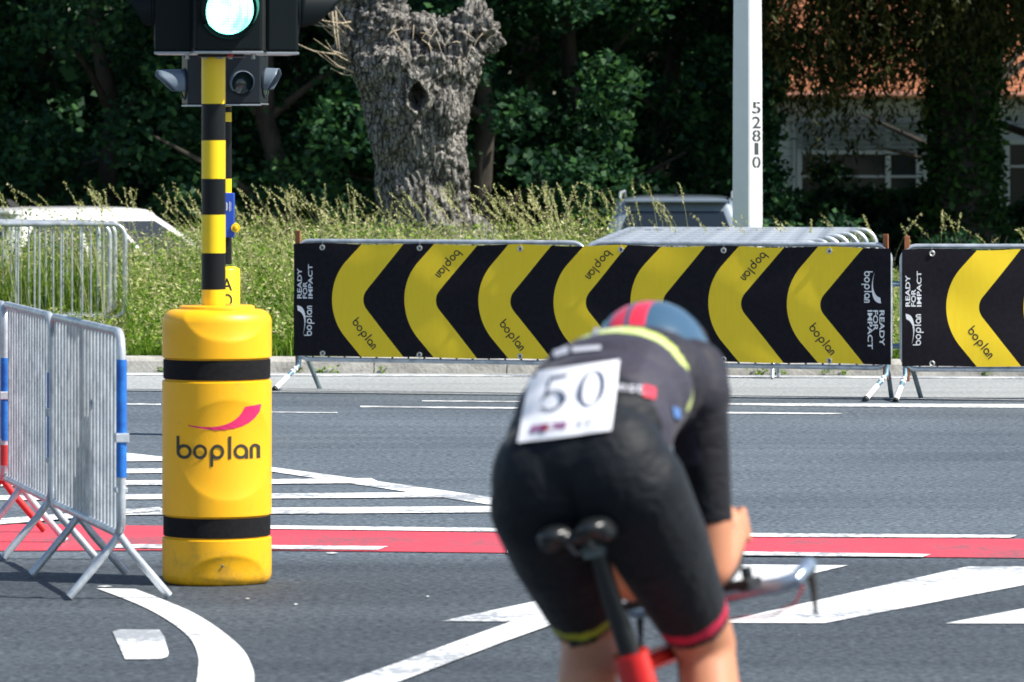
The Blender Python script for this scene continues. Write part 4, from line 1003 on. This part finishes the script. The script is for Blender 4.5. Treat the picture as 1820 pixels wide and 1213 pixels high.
def scatter(n, x0, x1, d0, d1, pw=1.0):
    x = g.uniform(x0, x1, n); d = d0+(d1-d0)*g.uniform(0, 1, n)**pw; y = kerb_y(x)+d
    return x, y, d
tz = np.vectorize(terr)
def topheight(x, d):
    # height of the stand of grass: low next to the kerb, tall further back; lower to the right
    h_ = .22+.86*np.clip(d/3.0, 0, 1)**.8
    k = np.where(x > .85, .66, .96); k = np.where(x > 2.6, .55, k); px_ = CX+F*x/(38.5+d); k = np.where(px_ < 350, .90, k); k = np.where(px_ < 232, np.where(d < 3.9, .25, .92), k)
    nz = np.array([noise.noise(Vector((a*1.1, b*.8, 3))) for a, b in zip(x, d)])*.34
    return h_*k*(1+nz)
Vs = []; Fs = []; nn = 0
x, y, d = scatter(118000, -9.0, 7.2, .03, 7.5, 1.35); n = len(x)
H_ = topheight(x, d)*g.uniform(.45, 1.0, n); base = np.stack([x, y, tz(x, y)-.02], 1)
lean = g.normal(size=(n, 2))*np.array([.16, .12])*H_[:, None]
V, Fq = ribbons(base, H_, lean, g.uniform(.006, .014, n), 4, 1, .6); Vs.append(V); Fs.append(Fq); nn += len(V)
# leafy weeds: little leaves through the stand
x, y, d = scatter(170000, -9.0, 7.0, .05, 6.0, 1.2); n = len(x)
H_ = topheight(x, d); zf = g.uniform(.08, .90, n)**.8; Pl = np.stack([x, y, tz(x, y)+H_*zf], 1)
up_ = (zf > .5) & (g.uniform(0, 1, n) < .5); Pup = Pl[up_]; Pl = Pl[~up_]
V, Fq = leaf_quads(Pl, .017, elong=2.6, seed=12); Vs.append(V); Fs.append(Fq+nn); nn += len(V)
tag(np_mesh('tall_grass', np.concatenate(Vs), np.concatenate(Fs), M['grass_green']), 'tall unmown green grass and weeds along the verge', 'grass', kind='stuff')
Vs = []; Fs = []; nn = 0
V, Fq = leaf_quads(Pup, .013, elong=3.2, seed=13); Vs.append(V); Fs.append(Fq); nn += len(V)
x, y, d = scatter(12000, -9.0, 7.0, .5, 6.5, .9); keep_ = (CX+F*x/(38.5+d) > 232) | (d > 3.9); x = x[keep_]; y = y[keep_]; d = d[keep_]; n = len(x)
H_ = topheight(x, d)*g.uniform(.60, 1.04, n); base = np.stack([x, y, tz(x, y)], 1); lean = g.normal(size=(n, 2))*np.array([.10, .08])
V, Fq = ribbons(base, H_, lean*1.6, np.full(n, .0042), 4, 3, .2); lean = lean*1.6; Vs.append(V); Fs.append(Fq+nn); nn += len(V)
for k in range(9):                           # seed heads
    u = 1-.022*k*g.uniform(.6, 1.4, n); c = base.copy(); c[:, 0] += lean[:, 0]*u**2; c[:, 1] += lean[:, 1]*u**2; c[:, 2] += H_*(u-.07*u**3)
    c += g.normal(size=(n, 3))*np.array([.020, .02, .012]); V, Fq = leaf_quads(c, .0078, elong=2.6, seed=40+k); Vs.append(V); Fs.append(Fq+nn); nn += len(V)
# long arching stems that stand out against the dark wood
tuft = [(-4.1, 20, .25), (-3.0, 16, .12), (-2.5, 16, .2), (-1.0, 18, .25), (-.6, 14, .2), (-3.35, 14, .08), (-1.75, 22, .2), (-1.35, 16, .15), (-.25, 16, .22), (.25, 34, .16), (.45, 26, .12), (.95, 14, .14), (1.3, 6, .12), (1.6, 5, .1), (2.3, 18, .15), (2.65, 7, .1), (2.95, 6, .08), (3.5, 6, .2), (4.1, 6, .2), (-2.2, 14, .2)]
bx_l = []; hh_l = []; ln_l = []
for (xc, cnt, sp) in tuft:
    for k in range(cnt):
        xx = xc+g.normal()*sp; yy = kerb_y(xx)+g.uniform(1.5, 4.0); bx_l.append((xx, yy, terr(xx, yy)))
        hh_l.append(g.uniform(1.18, 1.50) if xc < 2 else g.uniform(1.0, 1.25)); ln_l.append((g.normal()*.20-.22, g.normal()*.1))
base = np.array(bx_l); H_ = np.array(hh_l)*1.10; lean = np.array(ln_l); n = len(base)
V, Fq = ribbons(base, H_, lean, np.full(n, .0055), 8, 5, .55); Vs.append(V); Fs.append(Fq+nn); nn += len(V)
for k in range(26):
    u = 1-.008*k; c = base.copy(); c[:, 0] += lean[:, 0]*u**2; c[:, 1] += lean[:, 1]*u**2; c[:, 2] += H_*(u-.55*.35*u**3)
    c += g.normal(size=(n, 3))*np.array([.006, .006, .005]); V, Fq = leaf_quads(c, .0085, elong=3.2, seed=90+k, droop=-.6); Vs.append(V); Fs.append(Fq+nn); nn += len(V)
tag(np_mesh('seeding_grass', np.concatenate(Vs), np.concatenate(Fs), M['grass_straw']), 'pale seed heads and straw stems rising above the verge grass', 'grass', kind='stuff')
# weeds in the kerb joint
x = g.uniform(-5, 5, 60); x = x[(np.sin(x*3.7) > .2)]; Pk = []
for xx in x:
    for k in range(14): Pk.append((xx+g.normal()*.025, kerb_y(xx)-.31+g.normal()*.008, .01+abs(g.normal())*.025))
V, Fq = leaf_quads(np.array(Pk), .018, seed=8); tag(np_mesh('kerb_weeds', V, Fq, M['grass_green']), 'small weeds sprouting along the foot of the kerb', 'weeds', kind='stuff')

# ------------------------------------------------------------- cyclist and bicycle
YAW, LEAN = R(-20), R(-12)
RM = Matrix.Rotation(YAW, 4, 'Z') @ Matrix.Rotation(LEAN, 4, 'Y')
sad = Vector((0, -.04, 1.02)); sw = Vector(((1012-CX)*9.78/F, 9.78, CAMH-(938-HY)*9.78/F))
off = sw-(RM @ sad); off.z = max(off.z, -.03)
RMW = Matrix.Translation(off) @ RM; RMI = RMW.inverted()
def proj(p): q = RMW @ Vector(p); return (round(CX+F*q.x/q.y), round(HY+F*(CAMH-q.z)/q.y))
print('rider offset', off, 'bar end', proj((.21, .78, .81)), 'helmet', proj((0, .72, 1.32)), 'shoulderR', proj((.19, .53, 1.25)), 'elbowR', proj((.14, .60, .90)), 'kneeR', proj((.11, .48, .80)), 'kneeL', proj((-.11, .36, .69)))

J = dict(hipR=(.095, .10, 1.07), hipL=(-.095, .10, 1.07), kneeR=(.080, .39, .735), kneeL=(-.150, .38, .80), ankR=(.090, .31, .31), ankL=(-.125, .10, .45),
         shR=(.134, .49, 1.230), shL=(-.150, .49, 1.230), elR=(.080, .525, .880), elL=(-.100, .535, .885), wrR=(.058, .78, .930), wrL=(-.062, .78, .930))
J = {k: Vector(v) for k, v in J.items()}
mb = MB()
mb.ell((0, .11, 1.14), (.168, .13, .115), n=24)
for s in (-1, 1):
    mb.ell((s*.070, .085, 1.11), (.112, .110, .128), n=24)
    mb.ell((s*.088, .11, 1.045), (.098, .10, .09), n=20)
mb.ell((0, .18, 1.185), (.172, .13, .125), n=24); mb.ell((0, .25, 1.225), (.172, .14, .128), n=24); mb.ell((0, .33, 1.255), (.174, .15, .130), n=24)
mb.ell((0, .43, 1.27), (.184, .14, .126), n=24); mb.ell((-.008, .50, 1.27), (.180, .10, .112), n=24)
mb.cone((0, .56, 1.29), (-.018, .67, 1.295), .066, .058, 20)
for s, sf in ((1, 'R'), (-1, 'L')):
    h, k, a = J['hip'+sf], J['knee'+sf], J['ank'+sf]
    m1 = h.lerp(k, .35); m2 = h.lerp(k, .75)
    mb.cone(h, m1, .105, .098, 24); mb.cone(m1, m2, .098, .076, 24); mb.cone(m2, k, .076, .062, 24)
    c1 = k.lerp(a, .28)+Vector((0, -.022, 0)); c2 = k.lerp(a, .62)+Vector((0, -.008, 0))
    mb.cone(k, c1, .058, .060, 20); mb.cone(c1, c2, .060, .043, 20); mb.cone(c2, a, .043, .034, 20)
    mb.cone(a, a+Vector((0, .0, -.04)), .036, .034, 14); mb.cone(a+Vector((0, -.03, -.05)), a+Vector((0, .17, -.085)), .034, .026, 14)
    sh, el, wr = J['sh'+sf], J['el'+sf], J['wr'+sf]
    mb.ell(sh, (.068, .072, .070), n=20); mb.cone((s*.12, .52, 1.27), sh, .075, .066, 20)
    mb.cone(sh, sh.lerp(el, .45), .060, .054, 20); mb.cone(sh.lerp(el, .45), el, .054, .043, 20)
    fm = el.lerp(wr, .3); mb.cone(el, fm, .042, .043, 20); mb.cone(fm, wr, .043, .027, 20)
    # hand: palm, four unequal curled fingers round the extension, thumb
    pc = wr+Vector((-s*.004, .045, .016)); mb.ell(pc, (.018, .045, .038), n=16)
    for f_, (dz, ln) in enumerate(((.030, .075), (.010, .082), (-.010, .078), (-.028, .062))):
        b0_ = pc+Vector((s*.006, .036, dz)); b1_ = b0_+Vector((-s*.008, ln*.42, .004)); b2_ = b1_+Vector((-s*.028, ln*.12, 0)); b3_ = b2_+Vector((-s*.012, -ln*.25, 0))
        mb.cone(b0_, b1_, .0098, .0092, 10); mb.cone(b1_, b2_, .0092, .0085, 10); mb.cone(b2_, b3_, .0085, .0075, 10)
    tb = pc+Vector((-s*.004, -.012, .032)); mb.cone(tb, tb+Vector((-s*.016, .030, .020)), .012, .0105, 10); mb.cone(tb+Vector((-s*.016, .030, .020)), tb+Vector((-s*.026, .056, .012)), .0105, .009, 10)
# head with face
_h0 = len(mb.v)
mb.ell((0, .72, 1.315), (.073, .092, .098), n=24); mb.ell((0, .755, 1.255), (.052, .055, .050), n=20); mb.cone((0, .76, 1.23), (0, .79, 1.215), .03, .025, 12)
mb.cone((0, .805, 1.31), (0, .835, 1.275), .010, .015, 12); mb.ell((0, .812, 1.245), (.026, .012, .008), n=12); mb.ell((0, .808, 1.233), (.022, .012, .008), n=12)
for s in (-1, 1): mb.ell((s*.075, .715, 1.295), (.010, .020, .032), n=14); mb.ell((s*.032, .792, 1.315), (.016, .012, .011), n=12)
mb.v[_h0:] = [(p[0]-.022, p[1], p[2]-.008) for p in mb.v[_h0:]]
me = remesh(mb, .0062, 7)
me.materials.append(M['skin'])
me.polygons.foreach_set('use_smooth', np.ones(len(me.polygons), dtype=bool))
body = bpy.data.objects.new('person', me); C.objects.link(body); body.matrix_world = RMW
tag(body, 'cyclist from behind in a black time-trial skinsuit wearing number 50, crouched low over the handlebar', 'person')
co = np.empty(len(me.vertices)*3); me.vertices.foreach_get('co', co); co = co.reshape(-1, 3)
no = np.array([v.normal[:] for v in me.vertices])
def segt(Pn, a, b):
    a = np.array(a); b = np.array(b); ab = b-a; t_ = ((Pn-a)@ab)/(ab@ab); tc_ = np.clip(t_, 0, 1); dd = np.linalg.norm(Pn-(a+tc_[:, None]*ab), axis=1); return t_, dd
def leg_info(sf):
    t1, d1 = segt(co, J['hip'+sf], J['knee'+sf]); t2, d2 = segt(co, J['knee'+sf], J['ank'+sf]); return t1, d1, t2, d2
suit = np.ones(len(co), dtype=bool)
colr = np.tile(np.array([.005, .0075, .011]), (len(co), 1))
jers = (co[:, 1] > .155+.02*np.cos(co[:, 0]*14)) & (co[:, 2] > 1.09)
sel = jers; colr[sel] = (.034, .031, .046)
side_p = jers & (np.abs(co[:, 0]) > .125) & (co[:, 1] < .40); colr[side_p] = (.045, .042, .060)
yb_ = .385-1.3*co[:, 0]**2
band = (co[:, 2] > 1.20) & (np.abs(co[:, 1]-yb_) < .024) & (np.abs(co[:, 0]) < .165); colr[band] = (.55, .66, .16)
b2_ = (co[:, 2] > 1.20) & (np.abs(co[:, 1]-yb_) < .006) & (np.abs(co[:, 0]) < .165); colr[b2_] = (.62, .72, .35)
upper = (co[:, 1] > yb_+.019) & (co[:, 2] > 1.16); colr[upper] = (.022, .021, .030)
for sf, s, bc in (('R', 1, (.55, .015, .06)), ('L', -1, (.42, .45, .03))):
    t1, d1, t2, d2 = leg_info(sf); on = (co[:, 0]*s > 0) & (co[:, 2] < 1.10) & (d1 < .15) & (np.abs(co[:, 1]) < 1)
    ont = (co[:, 0]*s > .0) & (co[:, 2] < 1.02) & (co[:, 1] < .60) & (np.abs(co[:, 0]) > .03)
    hemt = t1+.10*0
    suit[ont & (t1 > .865)] = False; suit[ont & (d2 < d1-.0) & (t2 > .02) & (co[:, 2] < J['knee'+sf].z-.02) & (t1 > .70)] = False
    suit[(co[:, 0]*s > 0) & (t2 > .2) & (co[:, 2] < .70)] = False
    colr[ont & (t1 > .77) & (t1 < .825)] = bc
    ta, da = segt(co, J['sh'+sf], J['el'+sf]); tb_, db = segt(co, J['el'+sf], J['wr'+sf])
    arm = (co[:, 0]*s > .02) & (co[:, 1] > .45) & (co[:, 2] < 1.15) & (np.minimum(da, db) < .11)
    suit[arm & (ta > .735)] = False; suit[(co[:, 1] > .64) & (co[:, 2] < 1.12)] = False
    colr[(co[:, 0]*s > .13) & (co[:, 1] > .44) & (co[:, 2] < 1.24) & (ta > .12)] = (.012, .012, .016)
suit[(co[:, 1] > .615)] = False
polys = [p.vertices[:] for p in me.polygons]; keep = [p for p in polys if all(suit[i] for i in p)]
used = sorted({i for p in keep for i in p}); mp_ = {v: i for i, v in enumerate(used)}
sv = co[used]+no[used]*.0022
sm = bpy.data.meshes.new('skinsuit'); sm.from_pydata([tuple(p) for p in sv], [], [tuple(mp_[i] for i in p) for p in keep])
ca_ = sm.color_attributes.new('dye', 'FLOAT_COLOR', 'POINT'); cc = np.ones((len(used), 4)); cc[:, :3] = colr[used]; ca_.data.foreach_set('color', cc.ravel())
sm.polygons.foreach_set('use_smooth', np.ones(len(sm.polygons), dtype=bool))
ms = principled('skinsuit_fabric', (.02, .02, .03), .62, 0, .25, Sheen_Weight=.12, Sheen_Roughness=.4); N, L, b = nodes(ms)
vc = N.new('ShaderNodeVertexColor'); vc.layer_name = 'dye'; L.new(vc.outputs[0], b.inputs['Base Color'])
_tc = N.new('ShaderNodeTexCoord'); _mp = N.new('ShaderNodeMapping'); _mp.inputs['Scale'].default_value = (1, .5, 1); _n = N.new('ShaderNodeTexNoise'); _n.inputs['Scale'].default_value = 26; _n.inputs['Detail'].default_value = 3; _n.inputs['Distortion'].default_value = 1.2
_bp = N.new('ShaderNodeBump'); _bp.inputs['Strength'].default_value = .55; _bp.inputs['Distance'].default_value = .010
L.new(_tc.outputs['Object'], _mp.inputs[0]); L.new(_mp.outputs[0], _n.inputs[0]); L.new(_n.outputs[0], _bp.inputs['Height']); L.new(_bp.outputs[0], b.inputs['Normal'])
sm.materials.append(ms); so_ = bpy.data.objects.new('skinsuit', sm); C.objects.link(so_); so_.parent = body
so_.modifiers.new('s', 'SOLIDIFY').thickness = .002
# surface decals found by casting towards the back
bvh = BVHTree.FromPolygons([tuple(p) for p in sv], [tuple(mp_[i] for i in p) for p in keep])
camL = RMI @ Vector((0, 0, CAMH))
def hit(px, py, lift):
    w = Vector(((px-CX)/F, 1, -(py-HY)/F)); tgt = RMI @ (Vector((0, 0, CAMH))+w*9); d = (tgt-camL).normalized()
    h_, n_, _, _ = bvh.ray_cast(camL, d)
    if h_ is None: return None
    if n_.dot(d) > 0: n_ = -n_
    return h_+n_*lift-d*.001
def decal(name, quad, pieces, mats, nu=14, nv=12, lift=.006, parent=None, bg=True):
    """quad: TL, TR, BR, BL in the photograph"""
    q = [Vector(p) for p in quad]
    def mp(u, v): a = q[0].lerp(q[1], u); b_ = q[3].lerp(q[2], u); return b_.lerp(a, v)
    mb = MB()
    if bg:
        vs = []; ok = True
        for j in range(nv+1):
            for i in range(nu+1):
                p = mp(i/nu, j/nv); h_ = hit(p.x, p.y, lift)
                if h_ is None: h_ = vs[-1] if vs else Vector((0, .2, 1.3))
                vs.append(h_)
        fs = [(j*(nu+1)+i, j*(nu+1)+i+1, (j+1)*(nu+1)+i+1, (j+1)*(nu+1)+i) for j in range(nv) for i in range(nu)]
        mb.add(vs, fs, 0)
    for (V, Fc), (ox, oy, sx, sy), mi in pieces:
        vs = []
        for x, y in V:
            p = mp(ox+x*sx, oy+y*sy); h_ = hit(p.x, p.y, lift+.003); vs.append(h_ if h_ is not None else Vector((0, .2, 1.3)))
        mb.add(vs, Fc, mi)
    return mb.build(name, mats, parent, smooth=True)
def norm_text(s):
    V, Fc = text_tris(s, 1, 1)[0]; return (V, Fc)
def thin_digits():
    out_ = []
    # 5: flag, stem, bowl; 0: ellipse with thick sides
    def ell(cx, cy, rx, ry, wx, wy, a0, a1, n=30):
        v = []; f = []
        for i in range(n+1):
            a = a0+(a1-a0)*i/n; v += [(cx+rx*math.cos(a), cy+ry*math.sin(a)), (cx+(rx-wx)*math.cos(a), cy+(ry-wy)*math.sin(a))]
        for i in range(n): f.append((2*i, 2*i+2, 2*i+3, 2*i+1))
        return (np.array(v), f)
    out_.append(ell(.19, .31, .21, .29, .075, .045, R(140), R(-150)))
    out_.append((np.array([(.05, .42), (.085, .42), (.125, 1.0), (.09, 1.0)]), [(0, 1, 2, 3)]))
    out_.append((np.array([(.09, .93), (.36, .93), (.38, 1.0), (.09, 1.0)]), [(0, 1, 2, 3)]))
    out_.append(ell(.78, .50, .21, .50, .075, .045, 0, 2*PI))
    return out_
pcs = [(d_, (.18, .36, .70, .52), 1) for d_ in thin_digits()]
pcs += [(rect(0, 0, 1, 1), (.13, .10, .38, .10), 2), (rect(0, 0, 1, 1), (.25, .10, .07, .10), 3)]
pcs += [(norm_text('E Y'), (.63, .10, .16, .09), 1)]
M['bib'] = principled('number_cloth', (.80, .81, .85), .7); M['bib_ink'] = principled('number_ink', (.05, .07, .12), .7); M['bib_plum'] = principled('plum_print', (.28, .12, .24), .7); M['bib_plum2'] = principled('dark_plum_print', (.25, .01, .06), .7)
decal('race_number', [(947, 665), (1101, 644), (1087, 768), (922, 790)], pcs, [M['bib'], M['bib_ink'], M['bib_plum'], M['bib_plum2']], parent=body)
M['suit_white'] = principled('suit_print_white', (.55, .56, .62), .6); M['suit_red'] = principled('suit_print_red', (.55, .03, .06), .6); M['suit_blue'] = principled('suit_print_blue', (.10, .22, .50), .6)
decal('sponsor_print', [(1096, 684), (1145, 688), (1143, 706), (1093, 698)], [(norm_text('est'), (.05, .1, .9, .8), 0)], [M['suit_white']], parent=body, bg=False, lift=.004)
decal('sponsor_patch', [(1142, 686), (1164, 691), (1163, 712), (1141, 706)], [], [M['suit_red']], parent=body, nu=4, nv=4, lift=.004)
decal('shoulder_print', [(985, 626), (1010, 618), (1012, 630), (988, 638)], [], [M['suit_white']], parent=body, nu=4, nv=4, lift=.004)
decal('shoulder_print', [(1018, 620), (1068, 617), (1068, 624), (1018, 629)], [], [M['suit_white']], parent=body, nu=6, nv=3, lift=.004)
decal('collar_print', [(1058, 588), (1108, 590), (1108, 594), (1058, 592)], [(norm_text('asics'.replace('asics', 'oooo')), (0, 0, 1, 1), 0)], [M['suit_white']], parent=body, bg=False, lift=.004)
decal('hip_patch', [(893, 716), (925, 702), (923, 722), (893, 733)], [], [M['suit_white']], parent=body, nu=5, nv=4, lift=.004)
decal('side_patch', [(1193, 722), (1206, 728), (1207, 745), (1196, 742)], [], [M['suit_blue']], parent=body, nu=4, nv=4, lift=.004)
# helmet
def helmet_mat():
    m = principled('helmet_shell', (.03, .06, .10), .2, 0, .6, Coat_Weight=.6); N, L, b = nodes(m)
    tc = N.new('ShaderNodeTexCoord'); sx = N.new('ShaderNodeSeparateXYZ'); L.new(tc.outputs['Object'], sx.inputs[0])
    ab = N.new('ShaderNodeMath'); ab.operation = 'ABSOLUTE'; L.new(sx.outputs[0], ab.inputs[0])
    su = N.new('ShaderNodeMath'); su.operation = 'SUBTRACT'; su.inputs[1].default_value = .0215; L.new(ab.outputs[0], su.inputs[0])
    a2 = N.new('ShaderNodeMath'); a2.operation = 'ABSOLUTE'; L.new(su.outputs[0], a2.inputs[0])
    lt = N.new('ShaderNodeMath'); lt.operation = 'LESS_THAN'; lt.inputs[1].default_value = .016; L.new(a2.outputs[0], lt.inputs[0])
    mx = N.new('ShaderNodeMix'); mx.data_type = 'RGBA'; L.new(lt.outputs[0], mx.inputs[0])
    mx.inputs[6].default_value = (.045, .10, .16, 1); mx.inputs[7].default_value = (.75, .03, .06, 1); L.new(mx.outputs[2], b.inputs['Base Color']); return m
mb = MB(); rings = []
for i in range(19):
    u = i/18; yy = .555+.30*u; sh_ = math.sin(PI*min(1, (u*.92+.08)))**.5 if u < 1 else .05
    k = (1-(1-min(1, u/.45))**2)**.5 if u < .45 else (1-((u-.45)/.56)**2.4)**.5
    w = .117*max(k, .12); top = .135*max(k, .10); zc = 1.302+.02*u
    rings.append([(w*math.cos(a), yy, zc+(top*math.sin(a) if math.sin(a) > 0 else .055*max(k, .2)*math.sin(a))) for a in [2*PI*j/32 for j in range(32)]])
mb.loft(rings); hl = mb.build('helmet', helmet_mat(), body, smooth=60); hl.location = (-.022, -.03, .0); hl.scale = (1.06, 1.05, 1.0)
mb = MB(); mb.ell((0, .79, 1.312), (.088, .058, .042), n=20); mb.build('visor', M['lens_dark'], hl, smooth=True)
for sf, s in (('R', 1), ('L', -1)):
    a = J['ank'+sf]; mb = MB(); mb.cone(a+Vector((0, -.035, -.055)), a+Vector((0, .10, -.075)), .043, .040, 16); mb.cone(a+Vector((0, .10, -.075)), a+Vector((0, .185, -.09)), .040, .028, 16); mb.tube([a+Vector((0, -.005, -.04)), a+Vector((0, -.005, .03))], [.045, .043], 16); mb.build('shoe', M['print_white'], body, smooth=True)

# bicycle
t = thing('time_trial_bicycle', 'red time-trial bicycle with black saddle and silver base bar, under the cyclist', 'bicycle')
t.matrix_world = RMW
M['bike_red'] = principled('red_bike_paint', (.62, .012, .012), .25, 0, .6, Coat_Weight=.7); M['carbon'] = principled('black_carbon', (.012, .014, .015), .28, 0, .6); M['bar_silver'] = principled('silver_blue_bar', (.38, .46, .56), .22, .7)
RA, FA, BBk = Vector((0, -.12, .315)), Vector((0, .74, .315)), Vector((0, .27, .275))
seatc = Vector((0, .165, .755)); HT, HBt = Vector((0, .63, .77)), Vector((0, .67, .63))
def aero(pts, r, fl): return MB().tube(pts, r, 16, flat=fl)
mb = MB()
mb.tube([seatc, seatc.lerp(BBk, .5), BBk], [.036, .036, .036], 14); mb.tube([seatc+Vector((0, .01, -.03)), HT+Vector((0, 0, -.03))], [.021, .023], 12)
mb.tube([BBk, HBt+Vector((0, -.01, .01))], [.040, .030], 14); mb.tube([HT+Vector((0, 0, .01)), HBt], [.027, .030], 14); mb.ell(BBk, (.045, .045, .045))
for s in (-1, 1): mb.tube([BBk+Vector((s*.03, 0, 0)), RA+Vector((s*.062, 0, 0))], [.016, .010], 8); mb.tube([seatc+Vector((s*.012, .02, -.12)), RA+Vector((s*.06, 0, .0))], [.011, .009], 8)
mb.build('frame', M['bike_red'], t, smooth=True)
MB().tube([Vector((0, .085, .985)), Vector((0, .115, .88)), seatc+Vector((0, 0, -.01))], [.0175, .019, .022], 14).build('seatpost', M['carbon'], t, smooth=True)
mb = MB()
for s in (-1, 1):
    mb.ell((s*.040, -.012, 1.010), (.038, .050, .021), n=20); mb.cone((s*.036, .00, 1.008), (s*.014, .13, 1.006), .022, .014, 16); mb.ell((s*.058, .0, 1.000), (.022, .040, .022), n=16)
mb.ell((0, .02, .996), (.040, .070, .014), n=16); mb.cone((0, .10, 1.003), (0, .23, 1.0), .018, .016, 16)
_ms = remesh(mb, .004, 5); _ms.materials.append(M['carbon']); _ms.polygons.foreach_set('use_smooth', np.ones(len(_ms.polygons), dtype=bool)); sd_o = bpy.data.objects.new('saddle', _ms); C.objects.link(sd_o); sd_o.parent = t
mb = MB()
for s in (-1, 1): mb.tube([(s*.022, -.02, .995), (s*.022, .03, .968), (s*.022, .15, .968), (s*.012, .22, 1.0)], .0045, 8)
mb.box((0, .09, .965), (.042, .05, .024)); mb.build('saddle_rails', M['galv_dark'], sd_o, smooth=True)

for nm, ax in (('rear_wheel', RA), ('front_wheel', FA)):
    w_ = bpy.data.objects.new('wheel', None); C.objects.link(w_); w_.parent = t; w_.location = ax
    circ = lambda r_, x=0, n=48: [Vector((x, r_*math.cos(2*PI*i/n), r_*math.sin(2*PI*i/n))) for i in range(n+1)]
    MB().tube(circ(.298), .012, 10, cap=False).build('tyre', M['rubber'], w_, smooth=True)
    mb = MB(); mb.tube(circ(.276), .015, 8, flat=.7, cap=False); mb.tube(circ(.258), .011, 8, cap=False); mb.build('rim', M['carbon'], w_, smooth=True)
    mb = MB()
    for i in range(20): a = 2*PI*i/20; mb.tube([((-1)**i*.025, .02*math.cos(a), .02*math.sin(a)), (0, .252*math.cos(a+.1), .252*math.sin(a+.1))], .0012, 4)
    mb.tube([(-.045, 0, 0), (.045, 0, 0)], .02, 12); mb.build('spokes', M['galv'], w_)
mb = MB()
for s in (-1, 1): mb.tube([HBt+Vector((s*.03, .0, -.01)), HBt.lerp(FA, .5)+Vector((s*.042, .0, 0)), FA+Vector((s*.048, 0, 0))], [.018, .015, .010], 10)
mb.ell(HBt, (.045, .03, .025)); mb.build('fork', M['bike_red'], t, smooth=True)
mb = MB(); BZ = .815
mb.tube([HT, Vector((0, .63, BZ)), Vector((0, .74, BZ))], [.026, .026, .022], 12)
for s in (-1, 1):
    mb.tube([(0, .74, BZ), (s*.07, .742, BZ+.002), (s*.145, .742, BZ), (s*.180, .75, BZ+.005), (s*.190, .78, BZ+.018), (s*.192, .81, BZ+.026)], [.019, .018, .017, .0165, .016, .0155], 12)
bar = mb.build('base_bar', M['bar_silver'], t, smooth=True)
for s in (-1, 1):
    mb = MB(); mb.ell((s*.192, .815, BZ+.026), (.017, .022, .018), 1); mb.tube([(s*.192, .822, BZ+.02), (s*.194, .818, BZ-.015), (s*.195, .79, BZ-.075)], [.010, .009, .004], 8); mb.build('brake_lever', [M['rubber'], M['bar_silver']], bar, smooth=True)
    mb = MB(); mb.tube([(s*.078, .60, BZ+.03), (s*.068, .74, BZ+.060), (s*.057, .82, BZ+.115), (s*.054, .85, BZ+.150)], .011, 10); mb.tube([(s*.075, .76, BZ), (s*.075, .76, BZ+.05)], .012, 8); mb.build('aero_extension', M['carbon'], bar, smooth=True)
    mb = MB(); mb.box((s*.105, .60, BZ+.020), (.075, .09, .018)); mb.tube([(s*.105, .62, BZ+.012), (s*.08, .74, BZ+.01)], .010, 8); mb.build('arm_pad', M['rubber'], bar, bevel=.006)
    mb = MB(); pts = [(s*.21, .85, BZ-.0), (s*.20, .84, BZ-.05), (s*.13, .80, BZ-.09), (s*.04, .77, BZ-.07)]
mb = MB(); mb.tube([(.185, .78, BZ-.01), (.16, .77, BZ-.045), (.10, .78, BZ-.06), (.02, .75, BZ-.05)], .0025, 6); mb.build('brake_cable', M['red_tube'], bar, smooth=True)
mb = MB(); mb.tube([Vector((.045, 0, 0))+BBk+Vector((0, .1*math.cos(2*PI*i/40), .1*math.sin(2*PI*i/40))) for i in range(41)], .004, 6, cap=False)
for i in range(5): a = 2*PI*i/5; mb.tube([BBk+Vector((.045, 0, 0)), BBk+Vector((.045, .1*math.cos(a), .1*math.sin(a)))], .006, 6)
mb.build('chainring', M['carbon'], t, smooth=True)
MB().tube([BBk+Vector((.045, 0, .102)), RA+Vector((.045, 0, .035)), RA+Vector((.045, -.035, 0)), RA+Vector((.045, 0, -.035)), BBk+Vector((.045, 0, -.102))], .004, 6).build('chain', M['galv_dark'], t)
for s, yy in ((1, .17), (-1, -.17)):
    mb = MB(); mb.tube([BBk+Vector((s*.05, 0, 0)), BBk+Vector((s*.075, yy, .02))], [.016, .012], 10); cr = mb.build('crank', M['carbon'], t, smooth=True)
    MB().box(BBk+Vector((s*.115, yy, .02)), (.075, .08, .018)).build('pedal', M['rubber'], cr, bevel=.004)
